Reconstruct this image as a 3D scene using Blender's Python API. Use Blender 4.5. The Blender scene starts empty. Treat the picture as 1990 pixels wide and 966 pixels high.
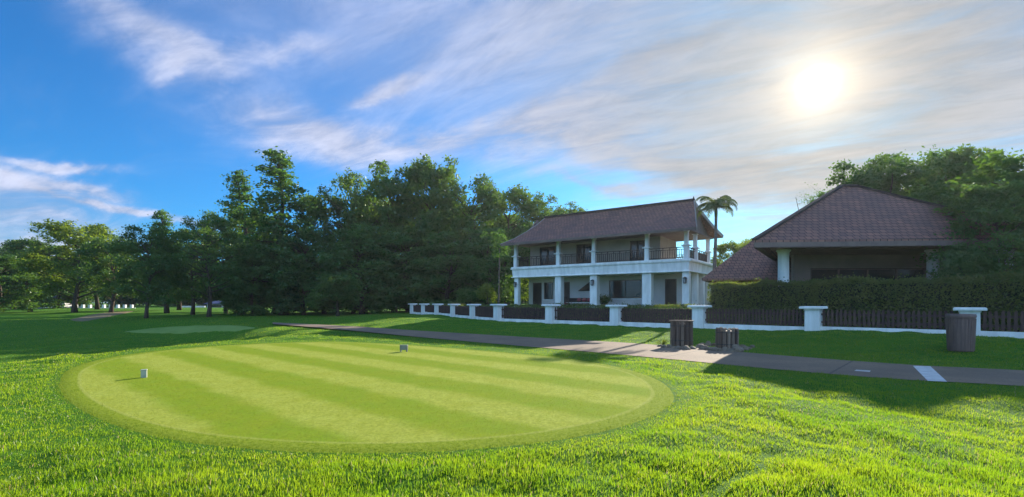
import bpy, math, random
import numpy as np
from mathutils import Vector, Matrix

R = math.radians
scene = bpy.context.scene
COL = scene.collection
F = 955.0; CX = 995.0; HY = 588.0; H = 1.6          # lens in photo pixels, horizon row, eye height
SUN_AZ = R(31.9); SUN_EL = R(20.6)
SUN = Vector((math.sin(SUN_AZ)*math.cos(SUN_EL), math.cos(SUN_AZ)*math.cos(SUN_EL), math.sin(SUN_EL)))
EXPOSURE = 1.4
rng = np.random.RandomState(7)

# ------------------------------------------------------------------ terrain
def S(t):
    t = np.clip(t, 0.0, 1.0); return t*t*(3-2*t)

def vnoise(x, y, seed=0):
    x = np.asarray(x, float); y = np.asarray(y, float)
    xi = np.floor(x).astype(np.int64); yi = np.floor(y).astype(np.int64)
    fx = x-xi; fy = y-yi
    fx = fx*fx*(3-2*fx); fy = fy*fy*(3-2*fy)
    def h(a, b):
        n = (a*374761393 + b*668265263 + seed*1442695041) & 0xFFFFFFFF
        n = ((n ^ (n >> 13))*1274126177) & 0xFFFFFFFF
        return ((n ^ (n >> 16)) & 0xFFFF)/65535.0
    return (h(xi,yi)*(1-fx)+h(xi+1,yi)*fx)*(1-fy)+(h(xi,yi+1)*(1-fx)+h(xi+1,yi+1)*fx)*fy

def base_height(x, y):
    x = np.asarray(x, float); y = np.asarray(y, float)
    q = .67*x+.74*y
    crest = -12.9+np.maximum(0, y-15)*.36
    drop = S((crest-x)/6.0)*(1-S((q-8.5)/4.5))*(1.0-.75*S((y-26)/30.0))*S((y+12)/14.0)
    rise = .36*S((q-17.2)/6.0)*S((x+24)/12.0) + .85*S((q-26.5)/6.0)*S((x+10)/7.0)
    rise = rise + .12*S((x-8)/6.0)*S((q-16.5)/5.0)
    far = .35*S((y-60)/60.0)*(1-S((x+10)/10.0)*S((q-24)/6.0))
    return -1.05*drop+rise+far-.14*S((x-3.6)/3.5)*S((13.0-q)/3.5)*S((y+6)/6)

def ground_at(px, py):
    """where the sight line of a photo pixel meets the ground"""
    z = 0.0; X = Y = 0.0
    for _ in range(60):
        Y = F*(H-z)/(py-HY); X = (px-CX)/F*Y
        z = .6*z+.4*float(base_height(X, Y))
    return X, Y

def smooth_loop(pts, n):
    P = np.array(pts, float); m = len(P); out = []
    for i in range(m):
        p0, p1, p2, p3 = P[i-1], P[i], P[(i+1) % m], P[(i+2) % m]
        for k in range(n):
            t = k/n
            out.append(.5*((2*p1)+(-p0+p2)*t+(2*p0-5*p1+4*p2-p3)*t*t+(-p0+3*p1-3*p2+p3)*t**3))
    return np.array(out)

def smooth_line(pts, n):
    P = np.array(pts, float); P = np.vstack([2*P[0]-P[1], P, 2*P[-1]-P[-2]]); out = []
    for i in range(1, len(P)-2):
        p0, p1, p2, p3 = P[i-1], P[i], P[i+1], P[i+2]
        for k in range(n):
            t = k/n
            out.append(.5*((2*p1)+(-p0+p2)*t+(2*p0-5*p1+4*p2-p3)*t*t+(-p0+3*p1-3*p2+p3)*t**3))
    out.append(P[-2]); return np.array(out)

TEE_PX = [(105,745),(128,717),(205,695),(330,679),(470,669),(620,664),(710,666),(820,672),(960,683),(1100,696),
          (1210,714),(1285,738),(1320,768),(1308,795),(1235,828),(1105,858),(950,876),(800,885),(650,886),(500,879),
          (350,863),(230,836),(150,802),(112,772)]
TEE = smooth_loop([ground_at(*p) for p in TEE_PX], 6)
TEE_C = np.array([-3.2, 11.6])
FARTEE_PX = [(238,644),(300,637),(380,633),(460,633),(500,637),(470,643),(400,646),(310,648)]
FARTEE = smooth_loop([ground_at(*p) for p in FARTEE_PX], 6)
PATH_NEAR = smooth_line([(14.5,6.0)]+[ground_at(*p) for p in [(1990,752),(1745,738),(1500,718),(1250,694),(1000,672),(800,655),(700,646),(640,641),(580,636),(530,632)]], 8)
PATH_FAR = smooth_line([(17.0,8.0)]+[ground_at(*p) for p in [(1990,721),(1770,710),(1500,690),(1250,669),(1000,655),(800,644),(700,637.5),(640,634),(580,631),(530,628.5)]], 8)
PATH_POLY = np.vstack([PATH_NEAR, PATH_FAR[::-1]])

def inside(poly, x, y):
    x = np.asarray(x); y = np.asarray(y); r = np.zeros(x.shape, bool)
    n = len(poly)
    for i in range(n):
        x1, y1 = poly[i]; x2, y2 = poly[(i+1) % n]
        c = ((y1 > y) != (y2 > y))
        if y1 != y2:
            r ^= c & (x < (x2-x1)*(y-y1)/(y2-y1)+x1)
    return r

def tee_rad(x, y):
    """0 at the tee's centre, 1 on its edge"""
    ang = np.arctan2(TEE[:,1]-TEE_C[1], TEE[:,0]-TEE_C[0]); rad = np.hypot(TEE[:,0]-TEE_C[0], TEE[:,1]-TEE_C[1])
    o = np.argsort(ang); a = np.concatenate([ang[o]-2*np.pi, ang[o], ang[o]+2*np.pi]); r = np.tile(rad[o], 3)
    return np.hypot(x-TEE_C[0], y-TEE_C[1])/np.interp(np.arctan2(y-TEE_C[1], x-TEE_C[0]), a, r)

G0 = np.array([1.67, 4.04]); G1 = np.array([2.92, 5.42])
def groove(x, y):
    d = G1-G0; L = np.hypot(*d); d = d/L; u = (x-G0[0])*d[0]+(y-G0[1])*d[1]; uc = np.clip(u, -.6, L)
    return np.hypot(x-G0[0]-d[0]*uc+.06*np.sin(uc*5), y-G0[1]-d[1]*uc)

def height(x, y):
    x = np.asarray(x, float); y = np.asarray(y, float)
    z = base_height(x, y)
    rough = (vnoise(x*1.7, y*1.7, 3)-.5)*.08 + (vnoise(x*.55, y*.55, 5)-.5)*.09 + (vnoise(x*3.6, y*2.6, 6)-.5)*.06 - .05*np.exp(-(groove(x, y)/.10)**2)
    mask = S((tee_rad(x, y)-1.0)/.12)*S((y-1)/3.0)
    q = .67*x+.74*y
    mask = mask*(1-S((q-11.6)/1.0)*(1-S((q-17.6)/1.2)))*(1-S((y-34)/10))
    return z+rough*mask

# ------------------------------------------------------------------ mesh helpers
class MB:
    def __init__(s): s.v = []; s.f = []
    def add(s, vs, fs):
        b = len(s.v); s.v += [tuple(v) for v in vs]; s.f += [tuple(i+b for i in f) for f in fs]
    def box(s, x0, x1, y0, y1, z0, z1):
        s.add([(x0,y0,z0),(x1,y0,z0),(x1,y1,z0),(x0,y1,z0),(x0,y0,z1),(x1,y0,z1),(x1,y1,z1),(x0,y1,z1)],
              [(0,3,2,1),(4,5,6,7),(0,1,5,4),(1,2,6,5),(2,3,7,6),(3,0,4,7)])
    def taper(s, cx, cy, z0, z1, a0, b0, a1, b1):
        s.add([(cx-a0,cy-b0,z0),(cx+a0,cy-b0,z0),(cx+a0,cy+b0,z0),(cx-a0,cy+b0,z0),
               (cx-a1,cy-b1,z1),(cx+a1,cy-b1,z1),(cx+a1,cy+b1,z1),(cx-a1,cy+b1,z1)],
              [(0,3,2,1),(4,5,6,7),(0,1,5,4),(1,2,6,5),(2,3,7,6),(3,0,4,7)])
    def beam(s, p, q, w, h, up=(0,0,1)):
        p = Vector(p); q = Vector(q); d = (q-p).normalized(); u = Vector(up)
        r = d.cross(u); r = r.normalized() if r.length > 1e-5 else Vector((1,0,0)); u = r.cross(d)
        r *= w/2; u *= h/2
        s.add([p-r-u,p+r-u,p+r+u,p-r+u,q-r-u,q+r-u,q+r+u,q-r+u],
              [(0,3,2,1),(4,5,6,7),(0,1,5,4),(1,2,6,5),(2,3,7,6),(3,0,4,7)])
    def lathe(s, cx, cy, prof, n=16, cap=True):
        vs = []; fs = []
        for r, z in prof:
            for k in range(n):
                a = 2*math.pi*k/n; vs.append((cx+r*math.cos(a), cy+r*math.sin(a), z))
        for i in range(len(prof)-1):
            for k in range(n):
                k2 = (k+1) % n; fs.append((i*n+k, i*n+k2, (i+1)*n+k2, (i+1)*n+k))
        if cap:
            fs.append(tuple(range(n-1, -1, -1))); fs.append(tuple(range((len(prof)-1)*n, len(prof)*n)))
        s.add(vs, fs)
    def tube(s, pts, rad, n=7):
        vs = []; fs = []; m = len(pts); P = [Vector(p) for p in pts]; ref = Vector((.3,1,.1)).normalized()
        for i, p in enumerate(P):
            d = (P[min(i+1,m-1)]-P[max(i-1,0)]).normalized()
            a = d.cross(ref)
            if a.length < .05: a = d.cross(Vector((1,0,0)))
            a.normalize(); b = d.cross(a)
            for k in range(n):
                t = 2*math.pi*k/n; vs.append(p+(a*math.cos(t)+b*math.sin(t))*rad[i])
        for i in range(m-1):
            for k in range(n):
                k2 = (k+1) % n; fs.append((i*n+k, i*n+k2, (i+1)*n+k2, (i+1)*n+k))
        fs.append(tuple(range(n-1,-1,-1))); fs.append(tuple(range((m-1)*n, m*n)))
        s.add(vs, fs)
    def build(s, name, mat, parent=None, smooth=False, loc=None, rotz=0.0, bevel=0.0):
        me = bpy.data.meshes.new(name); me.from_pydata(s.v, [], s.f); me.update()
        me.materials.append(mat)
        if smooth: me.polygons.foreach_set('use_smooth', [True]*len(me.polygons))
        o = bpy.data.objects.new(name, me); COL.objects.link(o)
        if parent is not None: o.parent = parent
        if loc is not None: o.location = loc
        o.rotation_euler.z = rotz
        if bevel:
            b = o.modifiers.new('bevel', 'BEVEL'); b.width = bevel; b.segments = 2; b.limit_method = 'ANGLE'
        return o

def raw_mesh(name, V, loops, sizes, mat, attrs=None, smooth=False):
    """V (n,3); loops flat vertex indices; sizes loop count of each face"""
    me = bpy.data.meshes.new(name)
    V = np.ascontiguousarray(V, np.float32); loops = np.ascontiguousarray(loops, np.int32); sizes = np.asarray(sizes, np.int32)
    me.vertices.add(len(V)); me.vertices.foreach_set('co', V.ravel())
    me.loops.add(len(loops)); me.loops.foreach_set('vertex_index', loops)
    me.polygons.add(len(sizes))
    st = np.concatenate([[0], np.cumsum(sizes)[:-1]]).astype(np.int32)
    me.polygons.foreach_set('loop_start', st); me.polygons.foreach_set('loop_total', sizes)
    if smooth: me.polygons.foreach_set('use_smooth', np.ones(len(sizes), bool))
    for k, a in (attrs or {}).items():
        at = me.attributes.new(k, 'FLOAT', 'POINT'); at.data.foreach_set('value', np.ascontiguousarray(a, np.float32))
    me.update(calc_edges=True); me.validate()
    me.materials.append(mat)
    return me

def link(name, me, parent=None, loc=None):
    o = bpy.data.objects.new(name, me); COL.objects.link(o)
    if parent is not None: o.parent = parent
    if loc is not None: o.location = loc
    return o

def tag(o, label=None, cat=None, group=None, kind=None):
    if label: o['label'] = label
    if cat: o['category'] = cat
    if group: o['group'] = group
    if kind: o['kind'] = kind
    return o

def thing(name, label, cat, loc=(0,0,0), rotz=0.0, group=None):
    o = bpy.data.objects.new(name, None); COL.objects.link(o); o.empty_display_size = .3
    o.location = loc; o.rotation_euler.z = rotz
    return tag(o, label, cat, group)

def copy_tree(root, loc=None, rotz=None, scale=None):
    c = root.copy(); COL.objects.link(c)
    if loc is not None: c.location = loc
    if rotz is not None: c.rotation_euler.z = rotz
    if scale is not None: c.scale = scale
    def rec(src, dst):
        for ch in [o for o in bpy.data.objects if o.parent is src]:
            d = ch.copy(); COL.objects.link(d); d.parent = dst; rec(ch, d)
    rec(root, c)
    return c

# ------------------------------------------------------------------ materials
class NT:
    def __init__(s, tree): s.t = tree; s.N = tree.nodes; s.L = tree.links
    def node(s, ty, **kw):
        n = s.N.new(ty)
        for k, v in kw.items(): setattr(n, k, v)
        return n
    def put(s, sock, v):
        if isinstance(v, bpy.types.NodeSocket): s.L.new(v, sock)
        elif v is not None: sock.default_value = v
    def math(s, op, a, b=None, c=None, clamp=False):
        n = s.node('ShaderNodeMath', operation=op, use_clamp=clamp)
        s.put(n.inputs[0], a)
        if b is not None: s.put(n.inputs[1], b)
        if c is not None: s.put(n.inputs[2], c)
        return n.outputs[0]
    def vmath(s, op, a, b=None):
        n = s.node('ShaderNodeVectorMath', operation=op); s.put(n.inputs[0], a)
        if b is not None: s.put(n.inputs[1], b)
        return n.outputs['Value'] if op in ('DOT_PRODUCT','LENGTH','DISTANCE') else n.outputs[0]
    def mix(s, f, a, b, mode='MIX'):
        n = s.node('ShaderNodeMix', data_type='RGBA', blend_type=mode)
        s.put(n.inputs[0], f); s.put(n.inputs[6], a); s.put(n.inputs[7], b); return n.outputs[2]
    def noise(s, vec, scale, detail=4, rough=.55, dist=0.0):
        n = s.node('ShaderNodeTexNoise'); s.put(n.inputs['Vector'], vec); n.inputs['Scale'].default_value = scale
        n.inputs['Detail'].default_value = detail; n.inputs['Roughness'].default_value = rough; n.inputs['Distortion'].default_value = dist
        return n.outputs[0]
    def ramp(s, v, lo, hi, smooth=True):
        n = s.node('ShaderNodeMapRange'); n.interpolation_type = 'SMOOTHSTEP' if smooth else 'LINEAR'
        s.put(n.inputs[0], v); s.put(n.inputs[1], lo); s.put(n.inputs[2], hi); return n.outputs[0]
    def scale(s, vec, v):
        n = s.node('ShaderNodeMapping'); s.put(n.inputs[0], vec); n.inputs['Scale'].default_value = v; return n.outputs[0]

def C(r, g, b): return (r, g, b, 1)

def new_mat(name):
    m = bpy.data.materials.new(name); m.use_nodes = True
    t = NT(m.node_tree); t.N.clear()
    out = t.node('ShaderNodeOutputMaterial')
    return m, t, out

def plain(name, c1, c2=None, scale=3.0, rough=.7, bump=.0, bscale=40, spec=.3, stretch=None, metal=0, local=True):
    m, t, out = new_mat(name)
    p = t.node('ShaderNodeBsdfPrincipled')
    co = t.node('ShaderNodeTexCoord').outputs['Object'] if local else t.node('ShaderNodeNewGeometry').outputs['Position']
    if stretch: co = t.scale(co, stretch)
    c2 = c2 or tuple(x*.75 for x in c1[:3])+(1,)
    n = t.noise(co, scale, 5, .6)
    t.put(p.inputs['Base Color'], t.mix(t.ramp(n, .3, .7), c1, c2))
    p.inputs['Roughness'].default_value = rough; p.inputs['Specular IOR Level'].default_value = spec; p.inputs['Metallic'].default_value = metal
    if bump:
        b = t.node('ShaderNodeBump'); b.inputs['Strength'].default_value = bump; b.inputs['Distance'].default_value = .02
        t.put(b.inputs['Height'], t.noise(co, bscale, 4, .6)); t.L.new(b.outputs[0], p.inputs['Normal'])
    t.L.new(p.outputs[0], out.inputs[0])
    return m

def leafy(name, d1, d2, t1, t2, mixf=.5, nscale=.35, rnd=True, gloss=.025, dry=0):
    """diffuse + translucent leaf; colours vary by place and by object"""
    m, t, out = new_mat(name)
    pos = t.node('ShaderNodeNewGeometry').outputs['Position']
    n = t.ramp(t.noise(pos, nscale, 4, .6), .3, .7)
    at = t.node('ShaderNodeAttribute', attribute_name='rnd').outputs['Fac']
    fac = t.math('ADD', t.math('MULTIPLY', n, .6), t.math('MULTIPLY', at, .4))
    if rnd:
        fac = t.math('ADD', t.math('MULTIPLY', fac, .75), t.math('MULTIPLY', t.node('ShaderNodeObjectInfo').outputs['Random'], .25))
    dc = t.mix(fac, d1, d2); tc = t.mix(fac, t1, t2)
    if dry:                                            # a few straw coloured blades
        pt = t.math('MULTIPLY', t.ramp(t.noise(pos, 1.3, 4, .7), .48, .66), .45); dc = t.mix(pt, dc, C(.035,.10,.006)); tc = t.mix(pt, tc, C(.10,.26,.006))
        st = t.math('GREATER_THAN', t.math('FRACT', t.math('MULTIPLY', at, 37.0)), 1-dry); dc = t.mix(st, dc, C(.33,.26,.12)); tc = t.mix(st, tc, C(.42,.33,.15))
    a = t.node('ShaderNodeBsdfDiffuse'); t.put(a.inputs[0], dc)
    b = t.node('ShaderNodeBsdfTranslucent'); t.put(b.inputs[0], tc)
    g = t.node('ShaderNodeBsdfGlossy'); g.inputs['Roughness'].default_value = .4; g.inputs[0].default_value = C(.7,.75,.7)
    x = t.node('ShaderNodeMixShader'); x.inputs[0].default_value = mixf; t.L.new(a.outputs[0], x.inputs[1]); t.L.new(b.outputs[0], x.inputs[2])
    y = t.node('ShaderNodeMixShader'); y.inputs[0].default_value = gloss; t.L.new(x.outputs[0], y.inputs[1]); t.L.new(g.outputs[0], y.inputs[2])
    t.L.new(y.outputs[0], out.inputs[0])
    return m

M = {}
M['white'] = plain('white_render', C(.81,.81,.81), C(.60,.60,.59), 1.6, .75, .10, 60, stretch=(1.6,1.6,.35))
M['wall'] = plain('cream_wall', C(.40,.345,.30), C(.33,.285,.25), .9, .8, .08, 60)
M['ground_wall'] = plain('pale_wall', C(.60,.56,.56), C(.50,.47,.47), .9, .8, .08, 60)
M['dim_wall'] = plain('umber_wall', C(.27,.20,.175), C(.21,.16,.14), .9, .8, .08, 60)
M['dark_wood'] = plain('dark_wood', C(.055,.03,.026), C(.03,.018,.016), 4, .6, .2, 30, stretch=(6,6,.6))
M['picket'] = plain('picket_wood', C(.075,.042,.036), C(.04,.024,.022), 3, .7, .25, 30, stretch=(6,6,.6))
M['log'] = plain('weathered_log', C(.15,.095,.07), C(.075,.048,.038), 4, .85, .6, 18, stretch=(7,7,.5))
M['glass'] = plain('dark_glass', C(.012,.013,.017), C(.02,.02,.025), 1, .08, 0, spec=.5)
M['frame'] = plain('door_frame', C(.09,.055,.045), C(.06,.04,.035), 3, .5)
M['door'] = plain('dark_door', C(.03,.02,.02), C(.018,.013,.013), 3, .45)
M['soffit'] = plain('soffit_board', C(.16,.115,.10), C(.12,.085,.08), 2, .8)
M['barge'] = plain('bargeboard_paint', C(.30,.27,.26), C(.24,.22,.21), 3, .7)
M['black'] = plain('black_metal', C(.012,.012,.014), C(.02,.02,.022), 5, .4, spec=.5)
M['lamp_glass'] = plain('lamp_glass', C(.25,.28,.3), C(.2,.22,.25), 5, .15)
M['cushion'] = plain('red_cushion', C(.30,.075,.085), C(.22,.05,.06), 6, .95)
M['stone'] = plain('grey_stone', C(.21,.165,.12), C(.095,.075,.058), 5, .9, .7, 9)
M['terracotta'] = plain('dark_pot', C(.05,.04,.04), C(.03,.025,.025), 4, .6)
M['bin'] = plain('brown_bin', C(.16,.10,.085), C(.10,.065,.06), 3, .5, .2, 30, stretch=(5,5,.5))
M['bark'] = plain('bark', C(.095,.07,.052), C(.04,.03,.024), 3, .95, .8, 9, stretch=(3,3,.7))
M['palm_bark'] = plain('palm_bark', C(.17,.135,.115), C(.09,.075,.065), 3, .9, .5, 10, stretch=(1,1,5))
M['marker'] = plain('white_marker', C(.33,.35,.27), C(.27,.29,.22), 8, .5)
M['grey_marker'] = plain('grey_marker', C(.18,.185,.14), C(.13,.14,.10), 8, .5)
M['far_white'] = plain('far_white_wall', C(.75,.74,.72), C(.62,.62,.61), 1, .8)
M['far_blue'] = plain('far_blue_roof', C(.06,.08,.16), C(.05,.06,.12), 1, .6)
M['far_roof'] = plain('far_grey_roof', C(.09,.085,.09), C(.06,.06,.065), 1, .8)
M['soil'] = plain('bare_soil', C(.20,.145,.085), C(.12,.10,.045), 1.2, .95, .4, 8)

def log_mat():
    m, t, out = new_mat('weathered_log'); p = t.node('ShaderNodeBsdfPrincipled'); p.inputs['Roughness'].default_value = .85
    co = t.scale(t.node('ShaderNodeTexCoord').outputs['Object'], (8,8,.6)); n = t.ramp(t.noise(co, 4, 5, .65), .3, .7)
    c = t.mix(t.node('ShaderNodeObjectInfo').outputs['Random'], C(.07,.04,.032), C(.26,.185,.135)); c = t.mix(t.math('MULTIPLY', n, .6), c, C(.055,.036,.028))
    t.put(p.inputs['Base Color'], c); b = t.node('ShaderNodeBump'); b.inputs['Strength'].default_value = .6; b.inputs['Distance'].default_value = .02
    t.put(b.inputs['Height'], n); t.L.new(b.outputs[0], p.inputs['Normal']); t.L.new(p.outputs[0], out.inputs[0]); return m
M['log'] = log_mat()

def roof_mat(name, c1, c2):
    m, t, out = new_mat(name)
    p = t.node('ShaderNodeBsdfPrincipled'); p.inputs['Roughness'].default_value = .75; p.inputs['Specular IOR Level'].default_value = .25
    co = t.node('ShaderNodeTexCoord').outputs['UV']
    br = t.node('ShaderNodeTexBrick'); t.put(br.inputs['Vector'], co)
    br.inputs['Color1'].default_value = c1; br.inputs['Color2'].default_value = c2; br.inputs['Mortar'].default_value = C(.025,.018,.018)
    br.inputs['Scale'].default_value = 1.0; br.inputs['Mortar Size'].default_value = .018; br.inputs['Brick Width'].default_value = .3; br.inputs['Row Height'].default_value = .3
    br.inputs['Bias'].default_value = 0
    n = t.noise(co, .8, 5, .65)
    col = t.mix(t.math('MULTIPLY', t.ramp(n, .35, .75), .55), br.outputs[0], C(.07,.05,.05))
    t.put(p.inputs['Base Color'], col)
    sx = t.node('ShaderNodeSeparateXYZ'); t.put(sx.inputs[0], co)
    saw = t.math('FRACT', t.math('DIVIDE', sx.outputs[1], .3))
    b = t.node('ShaderNodeBump'); b.inputs['Strength'].default_value = .9; b.inputs['Distance'].default_value = .035
    hgt = t.math('SUBTRACT', t.math('MULTIPLY', saw, -1.0), t.math('MULTIPLY', br.outputs[1], .6))
    t.put(b.inputs['Height'], hgt); t.L.new(b.outputs[0], p.inputs['Normal'])
    t.L.new(p.outputs[0], out.inputs[0]); return m
M['roof'] = roof_mat('brown_roof_tile', C(.29,.13,.095), C(.19,.092,.075))
M['roof2'] = roof_mat('umber_roof_tile', C(.27,.122,.09), C(.18,.087,.072))

M['leaf'] = leafy('tree_leaf', C(.038,.092,.038), C(.08,.135,.040), C(.07,.18,.018), C(.18,.28,.02), .45)
M['leaf_deep'] = leafy('deep_leaf', C(.045,.11,.05), C(.085,.16,.055), C(.07,.19,.02), C(.18,.30,.02), .45)
M['leaf_light'] = leafy('light_leaf', C(.06,.11,.022), C(.10,.14,.025), C(.17,.28,.02), C(.28,.36,.025), .5)
M['hedge'] = leafy('hedge_leaf', C(.058,.095,.036), C(.10,.125,.04), C(.09,.16,.02), C(.26,.30,.03), .45, 1.2, rnd=False)
M['palm'] = leafy('palm_leaf', C(.09,.13,.06), C(.13,.15,.07), C(.10,.17,.03), C(.18,.22,.04), .4)
M['red_leaf'] = leafy('reddish_leaf', C(.07,.045,.03), C(.09,.06,.03), C(.16,.07,.03), C(.2,.1,.04), .4)
M['grass'] = leafy('grass_blade', C(.040,.125,.008), C(.11,.17,.016), C(.17,.36,.008), C(.42,.52,.016), .60, .5, rnd=False, gloss=.03, dry=.03)
M['hedge_core'] = plain('hedge_core', C(.02,.028,.012), C(.012,.018,.008), 3, .95)

def ground_mat():
    m, t, out = new_mat('lawn_ground')
    p = t.node('ShaderNodeBsdfPrincipled'); p.inputs['Roughness'].default_value = .95; p.inputs['Specular IOR Level'].default_value = .1
    pos = t.node('ShaderNodeNewGeometry').outputs['Position']
    n1 = t.ramp(t.noise(pos, .18, 5, .6), .3, .7); n2 = t.ramp(t.noise(pos, 2.2, 5, .65), .3, .72); n3 = t.noise(pos, 14, 4, .7)
    c = t.mix(n1, C(.050,.165,.010), C(.085,.19,.012)); c = t.mix(t.math('MULTIPLY', n2, .55), c, C(.032,.105,.010))
    c = t.mix(t.math('MULTIPLY', t.ramp(n3, .45, .7), .5), c, C(.12,.22,.015))
    t.put(p.inputs['Base Color'], c)
    b = t.node('ShaderNodeBump'); b.inputs['Strength'].default_value = .8; b.inputs['Distance'].default_value = .08
    t.put(b.inputs['Height'], t.math('ADD', n3, t.noise(pos, 45, 3, .7))); t.L.new(b.outputs[0], p.inputs['Normal'])
    tr = t.node('ShaderNodeBsdfTranslucent')
    t.L.new(p.outputs[0], out.inputs[0]); return m
M['ground'] = ground_mat()

def stripes(t, pos):
    """mown bands of the tee: 0 pale, 1 deep"""
    d = t.vmath('DOT_PRODUCT', pos, (.67,.74,0))
    w = t.math('MULTIPLY', t.math('SUBTRACT', t.noise(pos, .9, 3, .6), .5), .6)
    s = t.math('SINE', t.math('MULTIPLY', t.math('SUBTRACT', t.math('ADD', d, w), 3.87), 2*math.pi/1.85))
    return t.ramp(s, -.6, .6)

def tee_color(t, pos, rad, k):
    s = stripes(t, pos)
    n = t.ramp(t.noise(pos, 1.6, 5, .65), .3, .7); n2 = t.ramp(t.noise(pos, 22, 3, .7), .35, .7)
    inn = t.mix(s, C(.41*k,.46*k,.085*k), C(.215*k,.325*k,.022*k))
    inn = t.mix(t.math('MULTIPLY', n, .45), inn, C(.32*k,.34*k,.025*k))
    inn = t.mix(t.math('MULTIPLY', n2, .55), inn, C(.18*k,.21*k,.03*k))
    n4 = t.ramp(t.noise(pos, 6.5, 4, .75), .36, .66); inn = t.mix(t.math('MULTIPLY', n4, .30), inn, C(.20*k,.26*k,.014*k))
    col = t.mix(n2, C(.27*k,.33*k,.035*k), C(.16*k,.23*k,.012*k))
    line = t.math('MULTIPLY', t.ramp(rad, .925, .932), t.math('SUBTRACT', 1.0, t.ramp(rad, .935, .942)))
    c = t.mix(t.ramp(rad, .925, .94), inn, col)
    return t.mix(t.math('MULTIPLY', line, .25), c, C(.5*k,.5*k,.16*k))

def tee_mat():
    m, t, out = new_mat('mown_turf')
    p = t.node('ShaderNodeBsdfPrincipled'); p.inputs['Roughness'].default_value = .95; p.inputs['Specular IOR Level'].default_value = .03
    pos = t.node('ShaderNodeNewGeometry').outputs['Position']
    rad = t.node('ShaderNodeAttribute', attribute_name='rad').outputs['Fac']
    t.put(p.inputs['Base Color'], tee_color(t, pos, rad, .80))
    b = t.node('ShaderNodeBump'); b.inputs['Strength'].default_value = .5; b.inputs['Distance'].default_value = .015
    t.put(b.inputs['Height'], t.noise(pos, 60, 4, .8)); t.L.new(b.outputs[0], p.inputs['Normal'])
    t.L.new(p.outputs[0], out.inputs[0]); return m
M['tee'] = tee_mat()

def mown_blade_mat():
    m, t, out = new_mat('mown_blade')
    pos = t.node('ShaderNodeNewGeometry').outputs['Position']
    rad = t.node('ShaderNodeAttribute', attribute_name='rad').outputs['Fac']
    c = tee_color(t, pos, rad, .88)
    a = t.node('ShaderNodeBsdfDiffuse'); t.put(a.inputs[0], c)
    b = t.node('ShaderNodeBsdfTranslucent'); t.put(b.inputs[0], c)
    x = t.node('ShaderNodeMixShader'); x.inputs[0].default_value = .5; t.L.new(a.outputs[0], x.inputs[1]); t.L.new(b.outputs[0], x.inputs[2])
    t.L.new(x.outputs[0], out.inputs[0]); return m
M['mown_blade'] = mown_blade_mat()
M['far_tee'] = plain('far_mown_turf', C(.16,.24,.05), C(.12,.2,.035), .6, .95, .3, 30, local=False)

def path_mat():
    m, t, out = new_mat('concrete_path')
    p = t.node('ShaderNodeBsdfPrincipled'); p.inputs['Roughness'].default_value = .9; p.inputs['Specular IOR Level'].default_value = .2
    pos = t.node('ShaderNodeNewGeometry').outputs['Position']
    n = t.ramp(t.noise(pos, .5, 6, .65), .3, .7); n2 = t.noise(pos, 30, 3, .7)
    c = t.mix(n, C(.235,.165,.112), C(.155,.115,.085)); c = t.mix(t.ramp(n2, .45, .75), c, C(.105,.08,.062))
    along = t.vmath('DOT_PRODUCT', pos, (-.74,.67,0))
    fr = t.math('ABSOLUTE', t.math('SUBTRACT', t.math('FRACT', t.math('DIVIDE', along, 4.2)), .5))
    c = t.mix(t.math('MULTIPLY', t.math('LESS_THAN', fr, .006), .7), c, C(.06,.055,.05))
    t.put(p.inputs['Base Color'], c)
    b = t.node('ShaderNodeBump'); b.inputs['Strength'].default_value = .35; b.inputs['Distance'].default_value = .01
    t.put(b.inputs['Height'], n2); t.L.new(b.outputs[0], p.inputs['Normal'])
    t.L.new(p.outputs[0], out.inputs[0]); return m
M['path'] = path_mat()
M['paint'] = plain('worn_white_paint', C(.58,.58,.57), C(.42,.41,.40), 5.0, .7, .2, 30, local=False)

# ------------------------------------------------------------------ sky, sun, camera
def azel(px, py):
    dx = px-CX
    return math.atan2(dx, F), math.atan2(HY-py, math.hypot(F, dx))

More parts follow.
